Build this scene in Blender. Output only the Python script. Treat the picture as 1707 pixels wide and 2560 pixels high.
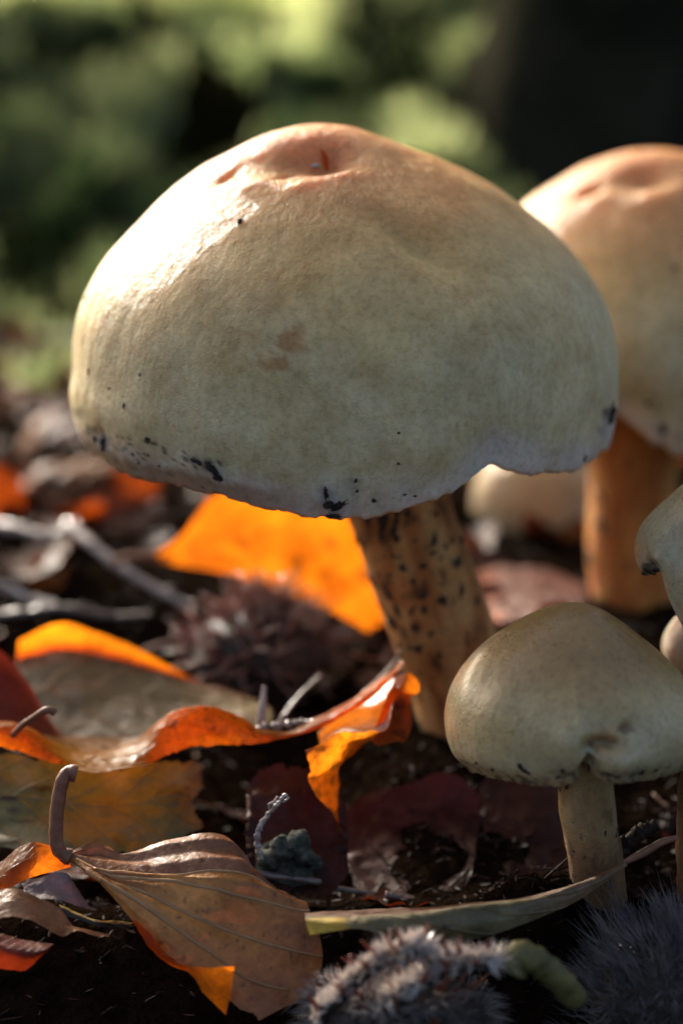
import bpy, math, random
from mathutils import Vector, noise, Matrix

# ------------------------------------------------------------------ camera, sky, sun, exposure
for o in list(bpy.data.objects):
    bpy.data.objects.remove(o)
S = 0.01                                   # everything below is written in centimetres
scn = bpy.context.scene
COL = scn.collection
R = math.radians
CAM_Y, CAM_Z, PITCH, FPX = -43.0, 17.5, 16.0, 6142.0   # FPX: focal length in pixels of the 1707x2560 photograph
cam = bpy.data.cameras.new('camera')
cam_o = bpy.data.objects.new('camera', cam); COL.objects.link(cam_o)
cam_o.location = (0, CAM_Y * S, CAM_Z * S); cam_o.rotation_euler = (R(90 - PITCH), 0, 0)
cam.sensor_fit = 'VERTICAL'; cam.sensor_height = 36.0; cam.sensor_width = 24.0
cam.lens = 36.0 * FPX / 2560.0
cam.clip_start = 0.01; cam.clip_end = 200
cam.dof.use_dof = True; cam.dof.focus_distance = 0.417; cam.dof.aperture_fstop = 7.5
scn.camera = cam_o

SUN = Vector((-0.42, 0.77, 0.345)).normalized()          # towards the sun
world = bpy.data.worlds.new('World'); scn.world = world; world.use_nodes = True
wn = world.node_tree.nodes; wl = world.node_tree.links
bg = wn['Background']; sky = wn.new('ShaderNodeTexSky'); sky.sky_type = 'NISHITA'; sky.sun_disc = False
sky.sun_elevation = math.asin(SUN.z); sky.sun_rotation = math.atan2(SUN.x, SUN.y)
sky.air_density = 0.6; sky.dust_density = 6.0; sky.ozone_density = 0.2
wl.new(sky.outputs[0], bg.inputs[0]); bg.inputs[1].default_value = 0.12
sun = bpy.data.lights.new('sun', 'SUN'); sun.energy = 2.15; sun.angle = R(0.5); sun.color = (1.0, 0.94, 0.84)
sun_o = bpy.data.objects.new('sun', sun); COL.objects.link(sun_o)
sun_o.rotation_euler = (-SUN).to_track_quat('-Z', 'Y').to_euler()
vs = scn.view_settings
vs.view_transform = 'Standard'; vs.look = 'None'; vs.gamma = 1.0; vs.use_curve_mapping = False; vs.exposure = 1.45
scn.cycles.use_denoising = True
scn.cycles.max_bounces = 8; scn.cycles.transmission_bounces = 6; scn.cycles.diffuse_bounces = 4
scn.cycles.sample_clamp_indirect = 6.0
scn.cycles.use_adaptive_sampling = False

random.seed(7)
rnd = random.random
def ru(a, b): return a + (b - a) * random.random()

_sp, _cp = math.sin(R(PITCH)), math.cos(R(PITCH))
def P(px, py, y):
    """a photograph pixel and the depth y where the thing stands -> point in cm"""
    cx = (px - 853.5) / FPX; cy = -(py - 1280) / FPX
    dy = _cp + cy * _sp; dz = -_sp + cy * _cp
    t = (y - CAM_Y) / dy
    return Vector((cx * t, y, CAM_Z + dz * t))
def proj(v):
    dy = v.y - CAM_Y; dz = v.z - CAM_Z
    f = dy * _cp - dz * _sp; u = dy * _sp + dz * _cp
    return 853.5 + v.x / f * FPX, 1280 - u / f * FPX
def Z3(x, y, d): return P(x * 0.5485, 1700 + y * 0.5485, d)
def Z4(x, y, d): return P(750 + x * 0.6103, 1700 + y * 0.6103, d)
def sst(a, b, x):
    t = min(1, max(0, (x - a) / (b - a))); return t * t * (3 - 2 * t)
def N(v, s, off=0): return noise.noise(Vector((v[0] * s + off, v[1] * s + off * 1.7, v[2] * s - off)))
def mixc(a, b, t): return tuple(a[i] + (b[i] - a[i]) * t for i in range(3))

# ------------------------------------------------------------------ object helpers
def wloc(o):
    v = Vector((0, 0, 0))
    while o is not None: v += o.location; o = o.parent
    return v
def mesh_obj(name, verts, faces, mat, parent=None, cols=None, uvs=None, smooth=True, origin=None):
    org = Vector(origin) if origin is not None else Vector((0, 0, 0))
    me = bpy.data.meshes.new(name)
    me.from_pydata([((v[0] - org.x) * S, (v[1] - org.y) * S, (v[2] - org.z) * S) for v in verts], [], faces)
    if smooth: me.polygons.foreach_set('use_smooth', [True] * len(me.polygons))
    if cols is not None:
        at = me.attributes.new('Col', 'FLOAT_COLOR', 'POINT')
        flat = []
        for c in cols: flat += [c[0], c[1], c[2], 1.0]
        at.data.foreach_set('color', flat)
    if uvs is not None:
        ul = me.uv_layers.new(name='UVMap'); flat = []
        for l in me.loops: flat += list(uvs[l.vertex_index])
        ul.data.foreach_set('uv', flat)
    me.materials.append(mat); me.update()
    o = bpy.data.objects.new(name, me); COL.objects.link(o)
    o.location = org * S
    if parent is not None:
        o.parent = parent
        o.location = (org * S) - wloc(parent)
    return o
def thing(name, loc):
    o = bpy.data.objects.new(name, None); COL.objects.link(o); o.location = Vector(loc) * S
    o.empty_display_size = 0.01
    return o
def tag(o, label, cat, group=None, kind=None):
    if label: o['label'] = label
    if cat: o['category'] = cat
    if group: o['group'] = group
    if kind: o['kind'] = kind
    return o
def dup(o, parent=None):
    c = o.copy(); COL.objects.link(c); c.parent = parent
    return c

def cr(p0, p1, p2, p3, t):
    return 0.5 * ((2 * p1) + (p2 - p0) * t + (2 * p0 - 5 * p1 + 4 * p2 - p3) * t * t + (3 * p1 - p0 - 3 * p2 + p3) * t ** 3)
def spline(pts, t):
    n = len(pts) - 1; f = min(max(t, 0), 1) * n; i = min(int(f), n - 1)
    g = lambda k: pts[min(max(k, 0), n)]
    a, b = g(i - 1), g(i + 2)
    if i == 0: a = pts[0] * 2 - pts[1]
    if i == n - 1: b = pts[n] * 2 - pts[n - 1]
    return cr(a, g(i), g(i + 1), b, f - i)
def resample(pts, n):
    d = [spline(pts, k / 300) for k in range(301)]
    L = [0]
    for i in range(300): L.append(L[-1] + (d[i + 1] - d[i]).length)
    out = []; j = 0
    for k in range(n):
        s = L[-1] * k / (n - 1)
        while j < 299 and L[j + 1] < s: j += 1
        t = (s - L[j]) / max(1e-9, L[j + 1] - L[j])
        out.append(d[j].lerp(d[j + 1], min(1, t)))
    return out
def grid_faces(nu, nv, wrap=False):
    f = []
    for i in range(nu - 1):
        for j in range(nv - (0 if wrap else 1)):
            j2 = (j + 1) % nv
            f.append((i * nv + j, i * nv + j2, (i + 1) * nv + j2, (i + 1) * nv + j))
    return f
def tube_data(pts, rad, n=40, seg=10, rough=0.0, off=0.0, flat=1.0):
    c = [spline(pts, k / (n - 1)) for k in range(n)]
    V = []
    ref = Vector((0.31, 0.87, 0.38))
    for k in range(n):
        t = (c[min(k + 1, n - 1)] - c[max(k - 1, 0)]).normalized()
        a = t.cross(ref).normalized(); b = t.cross(a)
        r = rad(k / (n - 1)) if callable(rad) else rad
        for j in range(seg):
            w = 2 * math.pi * j / seg
            d = a * math.cos(w) + b * math.sin(w) * flat
            p = c[k] + d * r
            if rough: p = p + d * r * rough * N(p, 1.0 / max(r, 0.05), off)
            V.append(p)
    F = grid_faces(n, seg, True)
    F.append(tuple(range(seg))[::-1]); F.append(tuple((n - 1) * seg + j for j in range(seg)))
    return V, F, c
def tube(name, pts, rad, mat, parent=None, n=40, seg=10, rough=0.0, off=0.0, cols=None, flat=1.0, origin=None):
    V, F, _ = tube_data(pts, rad, n, seg, rough, off, flat)
    C = [cols(v) for v in V] if callable(cols) else None
    return mesh_obj(name, V, F, mat, parent, C, origin=origin)

# ------------------------------------------------------------------ materials
def nt(name):
    m = bpy.data.materials.new(name); m.use_nodes = True
    return m, m.node_tree.nodes, m.node_tree.links, m.node_tree.nodes['Principled BSDF']
def noise_node(n, l, scale, detail=4, rough=0.6, vec=None, mapping=None):
    tc = n.new('ShaderNodeTexCoord'); nz = n.new('ShaderNodeTexNoise')
    nz.inputs['Scale'].default_value = scale; nz.inputs['Detail'].default_value = detail
    nz.inputs['Roughness'].default_value = rough
    src = tc.outputs['Object']
    if mapping:
        mp = n.new('ShaderNodeMapping'); mp.inputs['Scale'].default_value = mapping
        if len(mapping) > 3: pass
        l.new(src, mp.inputs[0]); src = mp.outputs[0]
    l.new(src, nz.inputs['Vector'])
    return nz
def ramp(n, l, src, stops):
    r = n.new('ShaderNodeValToRGB'); e = r.color_ramp.elements
    while len(e) < len(stops): e.new(0.5)
    for i, (p, c) in enumerate(stops):
        e[i].position = p; e[i].color = (*c, 1) if len(c) == 3 else c
    l.new(src, r.inputs[0]); return r
def mul(n, l, a, b, fac=1.0, mode='MULTIPLY'):
    m = n.new('ShaderNodeMix'); m.data_type = 'RGBA'; m.blend_type = mode; m.inputs[0].default_value = fac
    l.new(a, m.inputs[6])
    if isinstance(b, tuple): m.inputs[7].default_value = (*b, 1)
    else: l.new(b, m.inputs[7])
    return m.outputs[2]
def attr(n):
    a = n.new('ShaderNodeAttribute'); a.attribute_name = 'Col'; return a.outputs['Color']
def bump(n, l, h, strength, dist, prev=None):
    b = n.new('ShaderNodeBump'); b.inputs['Strength'].default_value = strength; b.inputs['Distance'].default_value = dist
    l.new(h, b.inputs['Height'])
    if prev: l.new(prev, b.inputs['Normal'])
    return b.outputs[0]
def g3(v): return (v, v, v)

def mat_flesh(name, sss=0.005, rough=0.42, spec=0.30, grain=1.0):
    m, n, l, b = nt(name)
    f1 = noise_node(n, l, 900, 5, 0.65); f2 = noise_node(n, l, 130, 5, 0.6)
    f3 = noise_node(n, l, 420, 4, 0.6, mapping=(1, 1, 0.28))
    r1 = ramp(n, l, f1.outputs[0], [(0.28, (0.74, 0.70, 0.62)), (0.55, g3(1.0))])
    r2 = ramp(n, l, f2.outputs[0], [(0.3, (0.78, 0.72, 0.62)), (0.62, (1, 1, 1))])
    r3 = ramp(n, l, f3.outputs[0], [(0.3, g3(0.87)), (0.7, g3(1.02))])
    c = mul(n, l, mul(n, l, mul(n, l, attr(n), r1.outputs[0]), r2.outputs[0]), r3.outputs[0])
    l.new(c, b.inputs['Base Color'])
    b.subsurface_method = 'RANDOM_WALK' if hasattr(b, 'subsurface_method') else None
    b.inputs['Subsurface Weight'].default_value = 0.85
    b.inputs['Subsurface Radius'].default_value = (1.0, 0.42, 0.16)
    b.inputs['Subsurface Scale'].default_value = sss
    rr = ramp(n, l, f1.outputs[0], [(0.3, g3(rough - 0.12)), (0.7, g3(rough + 0.15))])
    l.new(rr.outputs[0], b.inputs['Roughness'])
    b.inputs['Specular IOR Level'].default_value = spec
    b.inputs['Sheen Weight'].default_value = 0.0
    fine = noise_node(n, l, 3200, 2, 0.5)
    b1 = bump(n, l, fine.outputs[0], 0.8 * grain, 0.00030)
    b2 = bump(n, l, f1.outputs[0], 0.5 * grain, 0.00035, b1)
    b2 = bump(n, l, f3.outputs[0], 0.6 * grain, 0.0016, b2)
    l.new(b2, b.inputs['Normal'])
    return m
def mat_leaf(name, transl=0.5, rough=0.35, spec=0.5, tint=(1.25, 0.62, 0.12), veins=9, vein_amt=0.35, fine=1.0, coat=0.0, sat=1.0, patch=1.0, vbump=0.5):
    m, n, l, b = nt(name)
    col = attr(n)
    uv = n.new('ShaderNodeUVMap'); uv.uv_map = 'UVMap'
    sep = n.new('ShaderNodeSeparateXYZ'); l.new(uv.outputs[0], sep.inputs[0])
    def M(op, a, c=None):
        k = n.new('ShaderNodeMath'); k.operation = op
        for i, s in enumerate((a, c)):
            if s is None: continue
            if isinstance(s, (int, float)): k.inputs[i].default_value = s
            else: l.new(s, k.inputs[i])
        return k.outputs[0]
    dv = M('ABSOLUTE', M('SUBTRACT', sep.outputs[1], 0.5))
    ph = M('MULTIPLY', M('SUBTRACT', sep.outputs[0], M('MULTIPLY', dv, 0.55)), veins)
    d = M('ABSOLUTE', M('SUBTRACT', M('FRACT', ph), 0.5))
    vl = ramp(n, l, d, [(0.0, g3(1)), (0.09, g3(0.0))])          # side veins
    ml = ramp(n, l, dv, [(0.0, g3(1)), (0.022, g3(0.0))])        # midrib
    vv = M('MAXIMUM', vl.outputs[0], ml.outputs[0])
    n1 = noise_node(n, l, 160, 5, 0.65); n2 = noise_node(n, l, 1100, 3, 0.6); n3 = noise_node(n, l, 45, 3, 0.5)
    r1 = ramp(n, l, n1.outputs[0], [(0.28, (0.6, 0.52, 0.45)), (0.62, (1.08, 1.04, 1.0))])
    r3 = ramp(n, l, n3.outputs[0], [(0.3, (0.78, 0.7, 0.62)), (0.7, (1.1, 1.1, 1.05))])
    r2 = ramp(n, l, n2.outputs[0], [(0.3, g3(0.8)), (0.7, g3(1.1))])
    c = mul(n, l, mul(n, l, mul(n, l, col, r1.outputs[0], patch), r3.outputs[0], patch), r2.outputs[0])
    cv = mul(n, l, c, (1.35, 1.2, 1.0)); mx = n.new('ShaderNodeMix'); mx.data_type = 'RGBA'
    k = M('MULTIPLY', vv, vein_amt); l.new(k, mx.inputs[0]); l.new(c, mx.inputs[6]); l.new(cv, mx.inputs[7])
    c = mx.outputs[2]
    l.new(c, b.inputs['Base Color'])
    rr = ramp(n, l, n1.outputs[0], [(0.3, g3(max(0.05, rough - 0.1))), (0.7, g3(rough + 0.15))])
    l.new(rr.outputs[0], b.inputs['Roughness']); b.inputs['Specular IOR Level'].default_value = spec
    b.inputs['Coat Weight'].default_value = coat; b.inputs['Coat Roughness'].default_value = 0.12
    vor = n.new('ShaderNodeTexVoronoi'); vor.inputs['Scale'].default_value = 700; vor.feature = 'DISTANCE_TO_EDGE'
    tc = n.new('ShaderNodeTexCoord'); l.new(tc.outputs['Object'], vor.inputs['Vector'])
    h = bump(n, l, vor.outputs[0], 0.22 * fine, 0.0004)
    h = bump(n, l, n2.outputs[0], 0.4 * fine, 0.0003, h)
    h = bump(n, l, vv, vbump, 0.0005, h)
    l.new(h, b.inputs['Normal'])
    tr = n.new('ShaderNodeBsdfTranslucent')
    tcx = mul(n, l, c, tint); 
    dk = n.new('ShaderNodeMix'); dk.data_type = 'RGBA'; l.new(k, dk.inputs[0]); l.new(tcx, dk.inputs[6]); 
    l.new(mul(n, l, tcx, (0.55, 0.42, 0.4)), dk.inputs[7])
    l.new(dk.outputs[2], tr.inputs[0])
    ms = n.new('ShaderNodeMixShader'); ms.inputs[0].default_value = transl
    l.new(b.outputs[0], ms.inputs[1]); l.new(tr.outputs[0], ms.inputs[2])
    l.new(ms.outputs[0], n['Material Output'].inputs[0])
    return m
def mat_plain(name, c1, c2, scale, rough=0.7, spec=0.3, bmp=0.5, dist=0.002, detail=5, transl=None, useattr=False):
    m, n, l, b = nt(name)
    nz = noise_node(n, l, scale, detail, 0.65)
    r = ramp(n, l, nz.outputs[0], [(0.3, c1), (0.7, c2)])
    c = r.outputs[0]
    if useattr: c = mul(n, l, c, attr(n))
    l.new(c, b.inputs['Base Color']); b.inputs['Roughness'].default_value = rough; b.inputs['Specular IOR Level'].default_value = spec
    if bmp: l.new(bump(n, l, nz.outputs[0], bmp, dist), b.inputs['Normal'])
    if transl:
        tr = n.new('ShaderNodeBsdfTranslucent'); l.new(mul(n, l, c, transl[1]), tr.inputs[0])
        ms = n.new('ShaderNodeMixShader'); ms.inputs[0].default_value = transl[0]
        l.new(b.outputs[0], ms.inputs[1]); l.new(tr.outputs[0], ms.inputs[2]); l.new(ms.outputs[0], n['Material Output'].inputs[0])
    return m
M_CAP = mat_flesh('cap_skin', 0.008)
M_CAPWET = mat_flesh('moist_cap_skin', 0.004, 0.34, 0.5, 0.8)
M_CAPWET.node_tree.nodes['Principled BSDF'].inputs['Coat Weight'].default_value = 0.35
M_CAPWET.node_tree.nodes['Principled BSDF'].inputs['Coat Roughness'].default_value = 0.22
M_STEM = mat_flesh('stem_fibres', 0.003, 0.6, 0.3, 1.5)
M_GILL = mat_flesh('gill_flesh', 0.003, 0.7, 0.2, 0.6)
M_SOIL = mat_plain('soil', (0.004, 0.0025, 0.0018), (0.016, 0.010, 0.006), 260, 0.9, 0.0, 1.0, 0.004)
M_DEBRIS = mat_plain('debris', (0.7, 0.7, 0.7), (1.2, 1.2, 1.2), 300, 0.6, 0.05, 0, useattr=True)
M_FLECK = mat_plain('soil_fleck', (0.010, 0.007, 0.005), (0.045, 0.028, 0.018), 900, 0.6, 0.4, 0.6, 0.0005)
M_BARK = mat_plain('bark', (0.006, 0.009, 0.005), (0.040, 0.036, 0.024), 28, 0.95, 0.0, 1.0, 0.01)
M_TWIG = mat_plain('twig_bark', (0.06, 0.04, 0.03), (0.22, 0.17, 0.14), 260, 0.25, 0.8, 0.6, 0.0008)
M_PALETWIG = mat_plain('pale_twig', (0.20, 0.16, 0.14), (0.50, 0.43, 0.38), 260, 0.25, 0.9, 0.6, 0.0008)
M_MOSSBASE = mat_plain('moss_base', (0.012, 0.016, 0.005), (0.035, 0.045, 0.012), 70, 0.9, 0.0, 0.8, 0.004, useattr=True)
M_MOSS = mat_plain('moss_shoots', (0.9, 0.9, 0.9), (1.1, 1.1, 1.1), 60, 0.28, 0.8, 0, transl=(0.7, (1.9, 1.9, 1.4)), useattr=True)
M_LEAF_O = mat_leaf('orange_leaf', 0.80, 0.34, 0.5, (1.85, 1.25, 0.3), patch=1.0, vein_amt=0.6)
M_LEAF_B = mat_leaf('brown_leaf', 0.08, 0.33, 0.32, (1.5, 0.65, 0.2), veins=0.01, vein_amt=0.0, fine=1.2)
M_LEAF_OL = mat_leaf('olive_leaf', 0.09, 0.42, 0.4, (0.9, 0.9, 0.45), veins=5, vein_amt=0.5)
M_LEAF_SHEEN = mat_leaf('painted_sheen_leaf', 0.15, 0.3, 0.6, (1.5, 0.7, 0.3), veins=0.01, vein_amt=0.0, patch=0.4)  # pale colour standing in for the sunlit sheen on the torn orange leaf
M_LEAF_D = mat_leaf('litter_leaf', 0.35, 0.45, 0.18, (1.6, 0.6, 0.15), veins=8, fine=1.0)
M_LEAF_M = mat_leaf('maroon_leaf', 0.12, 0.5, 0.25, (1.6, 0.45, 0.3), veins=6, vein_amt=0.2, vbump=0.1)
M_PETIOLE = mat_plain('petiole', (0.14, 0.06, 0.03), (0.3, 0.15, 0.09), 300, 0.5, 0.4, 0.5, 0.0005, transl=(0.2, (1.3, 0.7, 0.5)))
M_VEIN = mat_plain('vein', (0.34, 0.20, 0.09), (0.48, 0.30, 0.15), 400, 0.45, 0.4, 0.3, 0.0003, transl=(0.3, (1.3, 0.8, 0.5)))
M_HUSK = mat_plain('husk', (0.012, 0.008, 0.006), (0.05, 0.03, 0.02), 300, 0.6, 0.4, 0.6, 0.001)
M_HAIR = mat_plain('husk_hair', (0.62, 0.57, 0.53), (0.80, 0.76, 0.72), 300, 0.18, 1.0, 0, transl=(0.5, (1.15, 1.1, 1.05)))
M_HAIRD = mat_plain('dark_husk_hair', (0.09, 0.08, 0.078), (0.34, 0.31, 0.295), 300, 0.5, 0.4, 0, transl=(0.35, (1.1, 1.05, 1.0)))
M_SPINE = mat_plain('husk_spine', (0.13, 0.03, 0.012), (0.35, 0.11, 0.05), 300, 0.3, 0.6, 0, transl=(0.35, (1.5, 0.7, 0.5)))
M_BRACT = mat_plain('husk_bract', (0.10, 0.045, 0.03), (0.50, 0.32, 0.26), 300, 0.15, 1.0, 0, transl=(0.3, (1.5, 0.8, 0.6)))
M_LICHEN = mat_plain('lichen', (0.012, 0.020, 0.010), (0.17, 0.18, 0.15), 420, 0.9, 0.1, 1.0, 0.004)
M_STALK = mat_plain('green_stalk', (0.05, 0.045, 0.015), (0.17, 0.15, 0.05), 200, 0.55, 0.3, 0.5, 0.0008)

# ------------------------------------------------------------------ ground, bank, tree
def ground_z(x, y):
    z = -4.6 + 3.5 * sst(-9.5, -3.2, y + 0.9 * sst(-1, 3, x)) + 1.4 * sst(-4, 4, y) + 0.3 * sst(5, 25, y)
    v = Vector((x, y, 0))
    z -= 1.1 * (1 - sst(-1.0, 1.2, x)) * sst(-4, -1, y) * (1 - sst(7, 11, y))
    z += 1.0 * math.exp(-((x - 3.9) / 1.7) ** 2 - ((y + 4.3) / 1.0) ** 2)
    return z + 0.35 * N(v, 0.28) + 0.15 * N(v, 0.9, 3) + 0.12 * N(v, 1.9, 6)
def axis(lo, hi, step, far):
    a = [lo + step * i for i in range(int((hi - lo) / step) + 1)]
    s = step; b = a[-1]
    while b < far: s *= 1.45; b += s; a.append(b)
    s = step; b = a[0]
    while b > -far: s *= 1.45; b -= s; a.insert(0, b)
    return a
gx = axis(-26, 26, 0.5, 6000); gy = axis(-20, 44, 0.5, 6000)
V = [(x, y, ground_z(x, y)) for y in gy for x in gx]
g = mesh_obj('ground', V, grid_faces(len(gy), len(gx)), M_SOIL); g['kind'] = 'structure'

def bank_z(x, y):
    v = Vector((x, y, 0))
    up = sst(28, 88, y + 2.5 * N(v, 0.08, 9))
    z = -0.3 + 12.5 * up
    z += (3.4 * N(v, 0.075, 4) + 3.0 * N(v, 0.15, 8) + 1.0 * N(v, 0.4, 2)) * sst(28, 42, y)
    return z
BRX = (-70, 70); BRY = (25, 130)
nxb, nyb = 130, 100
V = []; C = []
def moss_amt(x, y):
    """how much moss grows here: thick on the left, a bare strip of wood running through it, bare soil to the right"""
    v = Vector((x, y, 0))
    a = 1.0 - sst(3.0, 8.0, x + 2.5 * N(v, 0.12, 2))
    px, py = proj(Vector((x, y, bank_z(x, y))))
    d = abs((x + 6.6) * 0.80 + (y - 62) * 0.24 + 1.2 * N(v, 0.2, 5))
    strip = (1 - sst(0.9, 1.9, d)) * sst(48, 54, y)
    return max(0, a - strip)
for j in range(nyb):
    for i in range(nxb):
        x = BRX[0] + (BRX[1] - BRX[0]) * i / (nxb - 1); y = BRY[0] + (BRY[1] - BRY[0]) * j / (nyb - 1)
        V.append((x, y, bank_z(x, y))); C.append(mixc((0.25, 0.17, 0.2), (0.8, 0.8, 0.8), moss_amt(x, y)))
b = mesh_obj('bank', V, grid_faces(nyb, nxb), M_MOSSBASE, None, C); b['kind'] = 'structure'
# moss shoots
V = []; F = []; C = []
for k in range(90000):
    y = 28 + 63 * rnd() ** 0.8; hw = (y + 43) * 0.155 + 3
    x = ru(-hw - 8, 9)
    if rnd() > moss_amt(x, y): continue
    v = Vector((x, y, 0))
    cl = sst(-0.25, 0.35, N(v, 0.22, 16) + 0.6 * N(v, 0.5, 12))       # cushions
    if rnd() > 0.06 + 0.94 * cl: continue
    z = bank_z(x, y)
    L = ru(0.5, 1.3) * (0.5 + 1.3 * cl); w = ru(0.08, 0.20)
    a = rnd() * 6.283; tx, ty = ru(-0.5, 0.5), ru(-0.5, 0.5)
    dx, dy = math.cos(a) * w, math.sin(a) * w
    i0 = len(V)
    V += [(x - dx, y - dy, z - 0.1), (x + dx, y + dy, z - 0.1), (x + dx * 0.8 + tx * L * .5, y + dy * 0.8 + ty * L * .5, z + L * .6), (x + tx * L, y + ty * L, z + L), (x - dx * .8 + tx * L * .5, y - dy * .8 + ty * L * .5, z + L * .6)]
    F.append((i0, i0 + 1, i0 + 2, i0 + 3, i0 + 4))
    t = 0.30 + 0.75 * N(v, 0.14, 1) + ru(-0.25, 0.25) + 0.75 * sst(54, 76, y)  # paler up the crest: sunlit highlight put into the moss colour
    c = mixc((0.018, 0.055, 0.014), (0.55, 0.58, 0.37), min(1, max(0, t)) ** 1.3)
    C += [c] * 5
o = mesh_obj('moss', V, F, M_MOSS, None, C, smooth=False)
tag(o, 'thick green moss covering the bank behind the mushrooms', 'moss', kind='stuff')

# old trunk on the bank
tr = thing('beech_tree', (19.5, 63, 0))
def trunk_r(t): return 12.5 + 4 * (1 - sst(0, 0.08, t)) + 2 * (1 - t)
V, F, _ = tube_data([Vector((19.5, 64, -4)), Vector((19.5, 64, 60)), Vector((20, 66, 160)), Vector((22, 68, 320))], trunk_r, 140, 64, 0.22, 3.0)
V2 = []
for v in V:
    c = Vector((19.5, 64, v.z)); d = v - c
    w = math.atan2(d.y, d.x)
    V2.append(c + d * (1 + 0.10 * math.sin(w * 5 + 1) * (1 - sst(-4, 50, v.z)) + 0.03 * math.sin(w * 23 + v.z * 0.1)))
mesh_obj('trunk', V2, F, M_BARK, tr)
tag(tr, 'dark tree trunk standing in shade behind the mossy bank', 'tree')

tr = thing('beech_tree', (-5, 110, 8))  # unseen trunk, added to shade the visible trunk and the bank's right side
V, F, _ = tube_data([Vector((-5, 110, 2)), Vector((-5, 110, 60)), Vector((-6, 111, 160)), Vector((-6, 112, 320))], lambda t: 11.5 + 3 * (1 - sst(0, .1, t)), 60, 48, 0.15, 6.0)
mesh_obj('trunk', V, F, M_BARK, tr)
tag(tr, 'unseen tree trunk added behind the bank crest to cast shade', 'tree')

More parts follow.
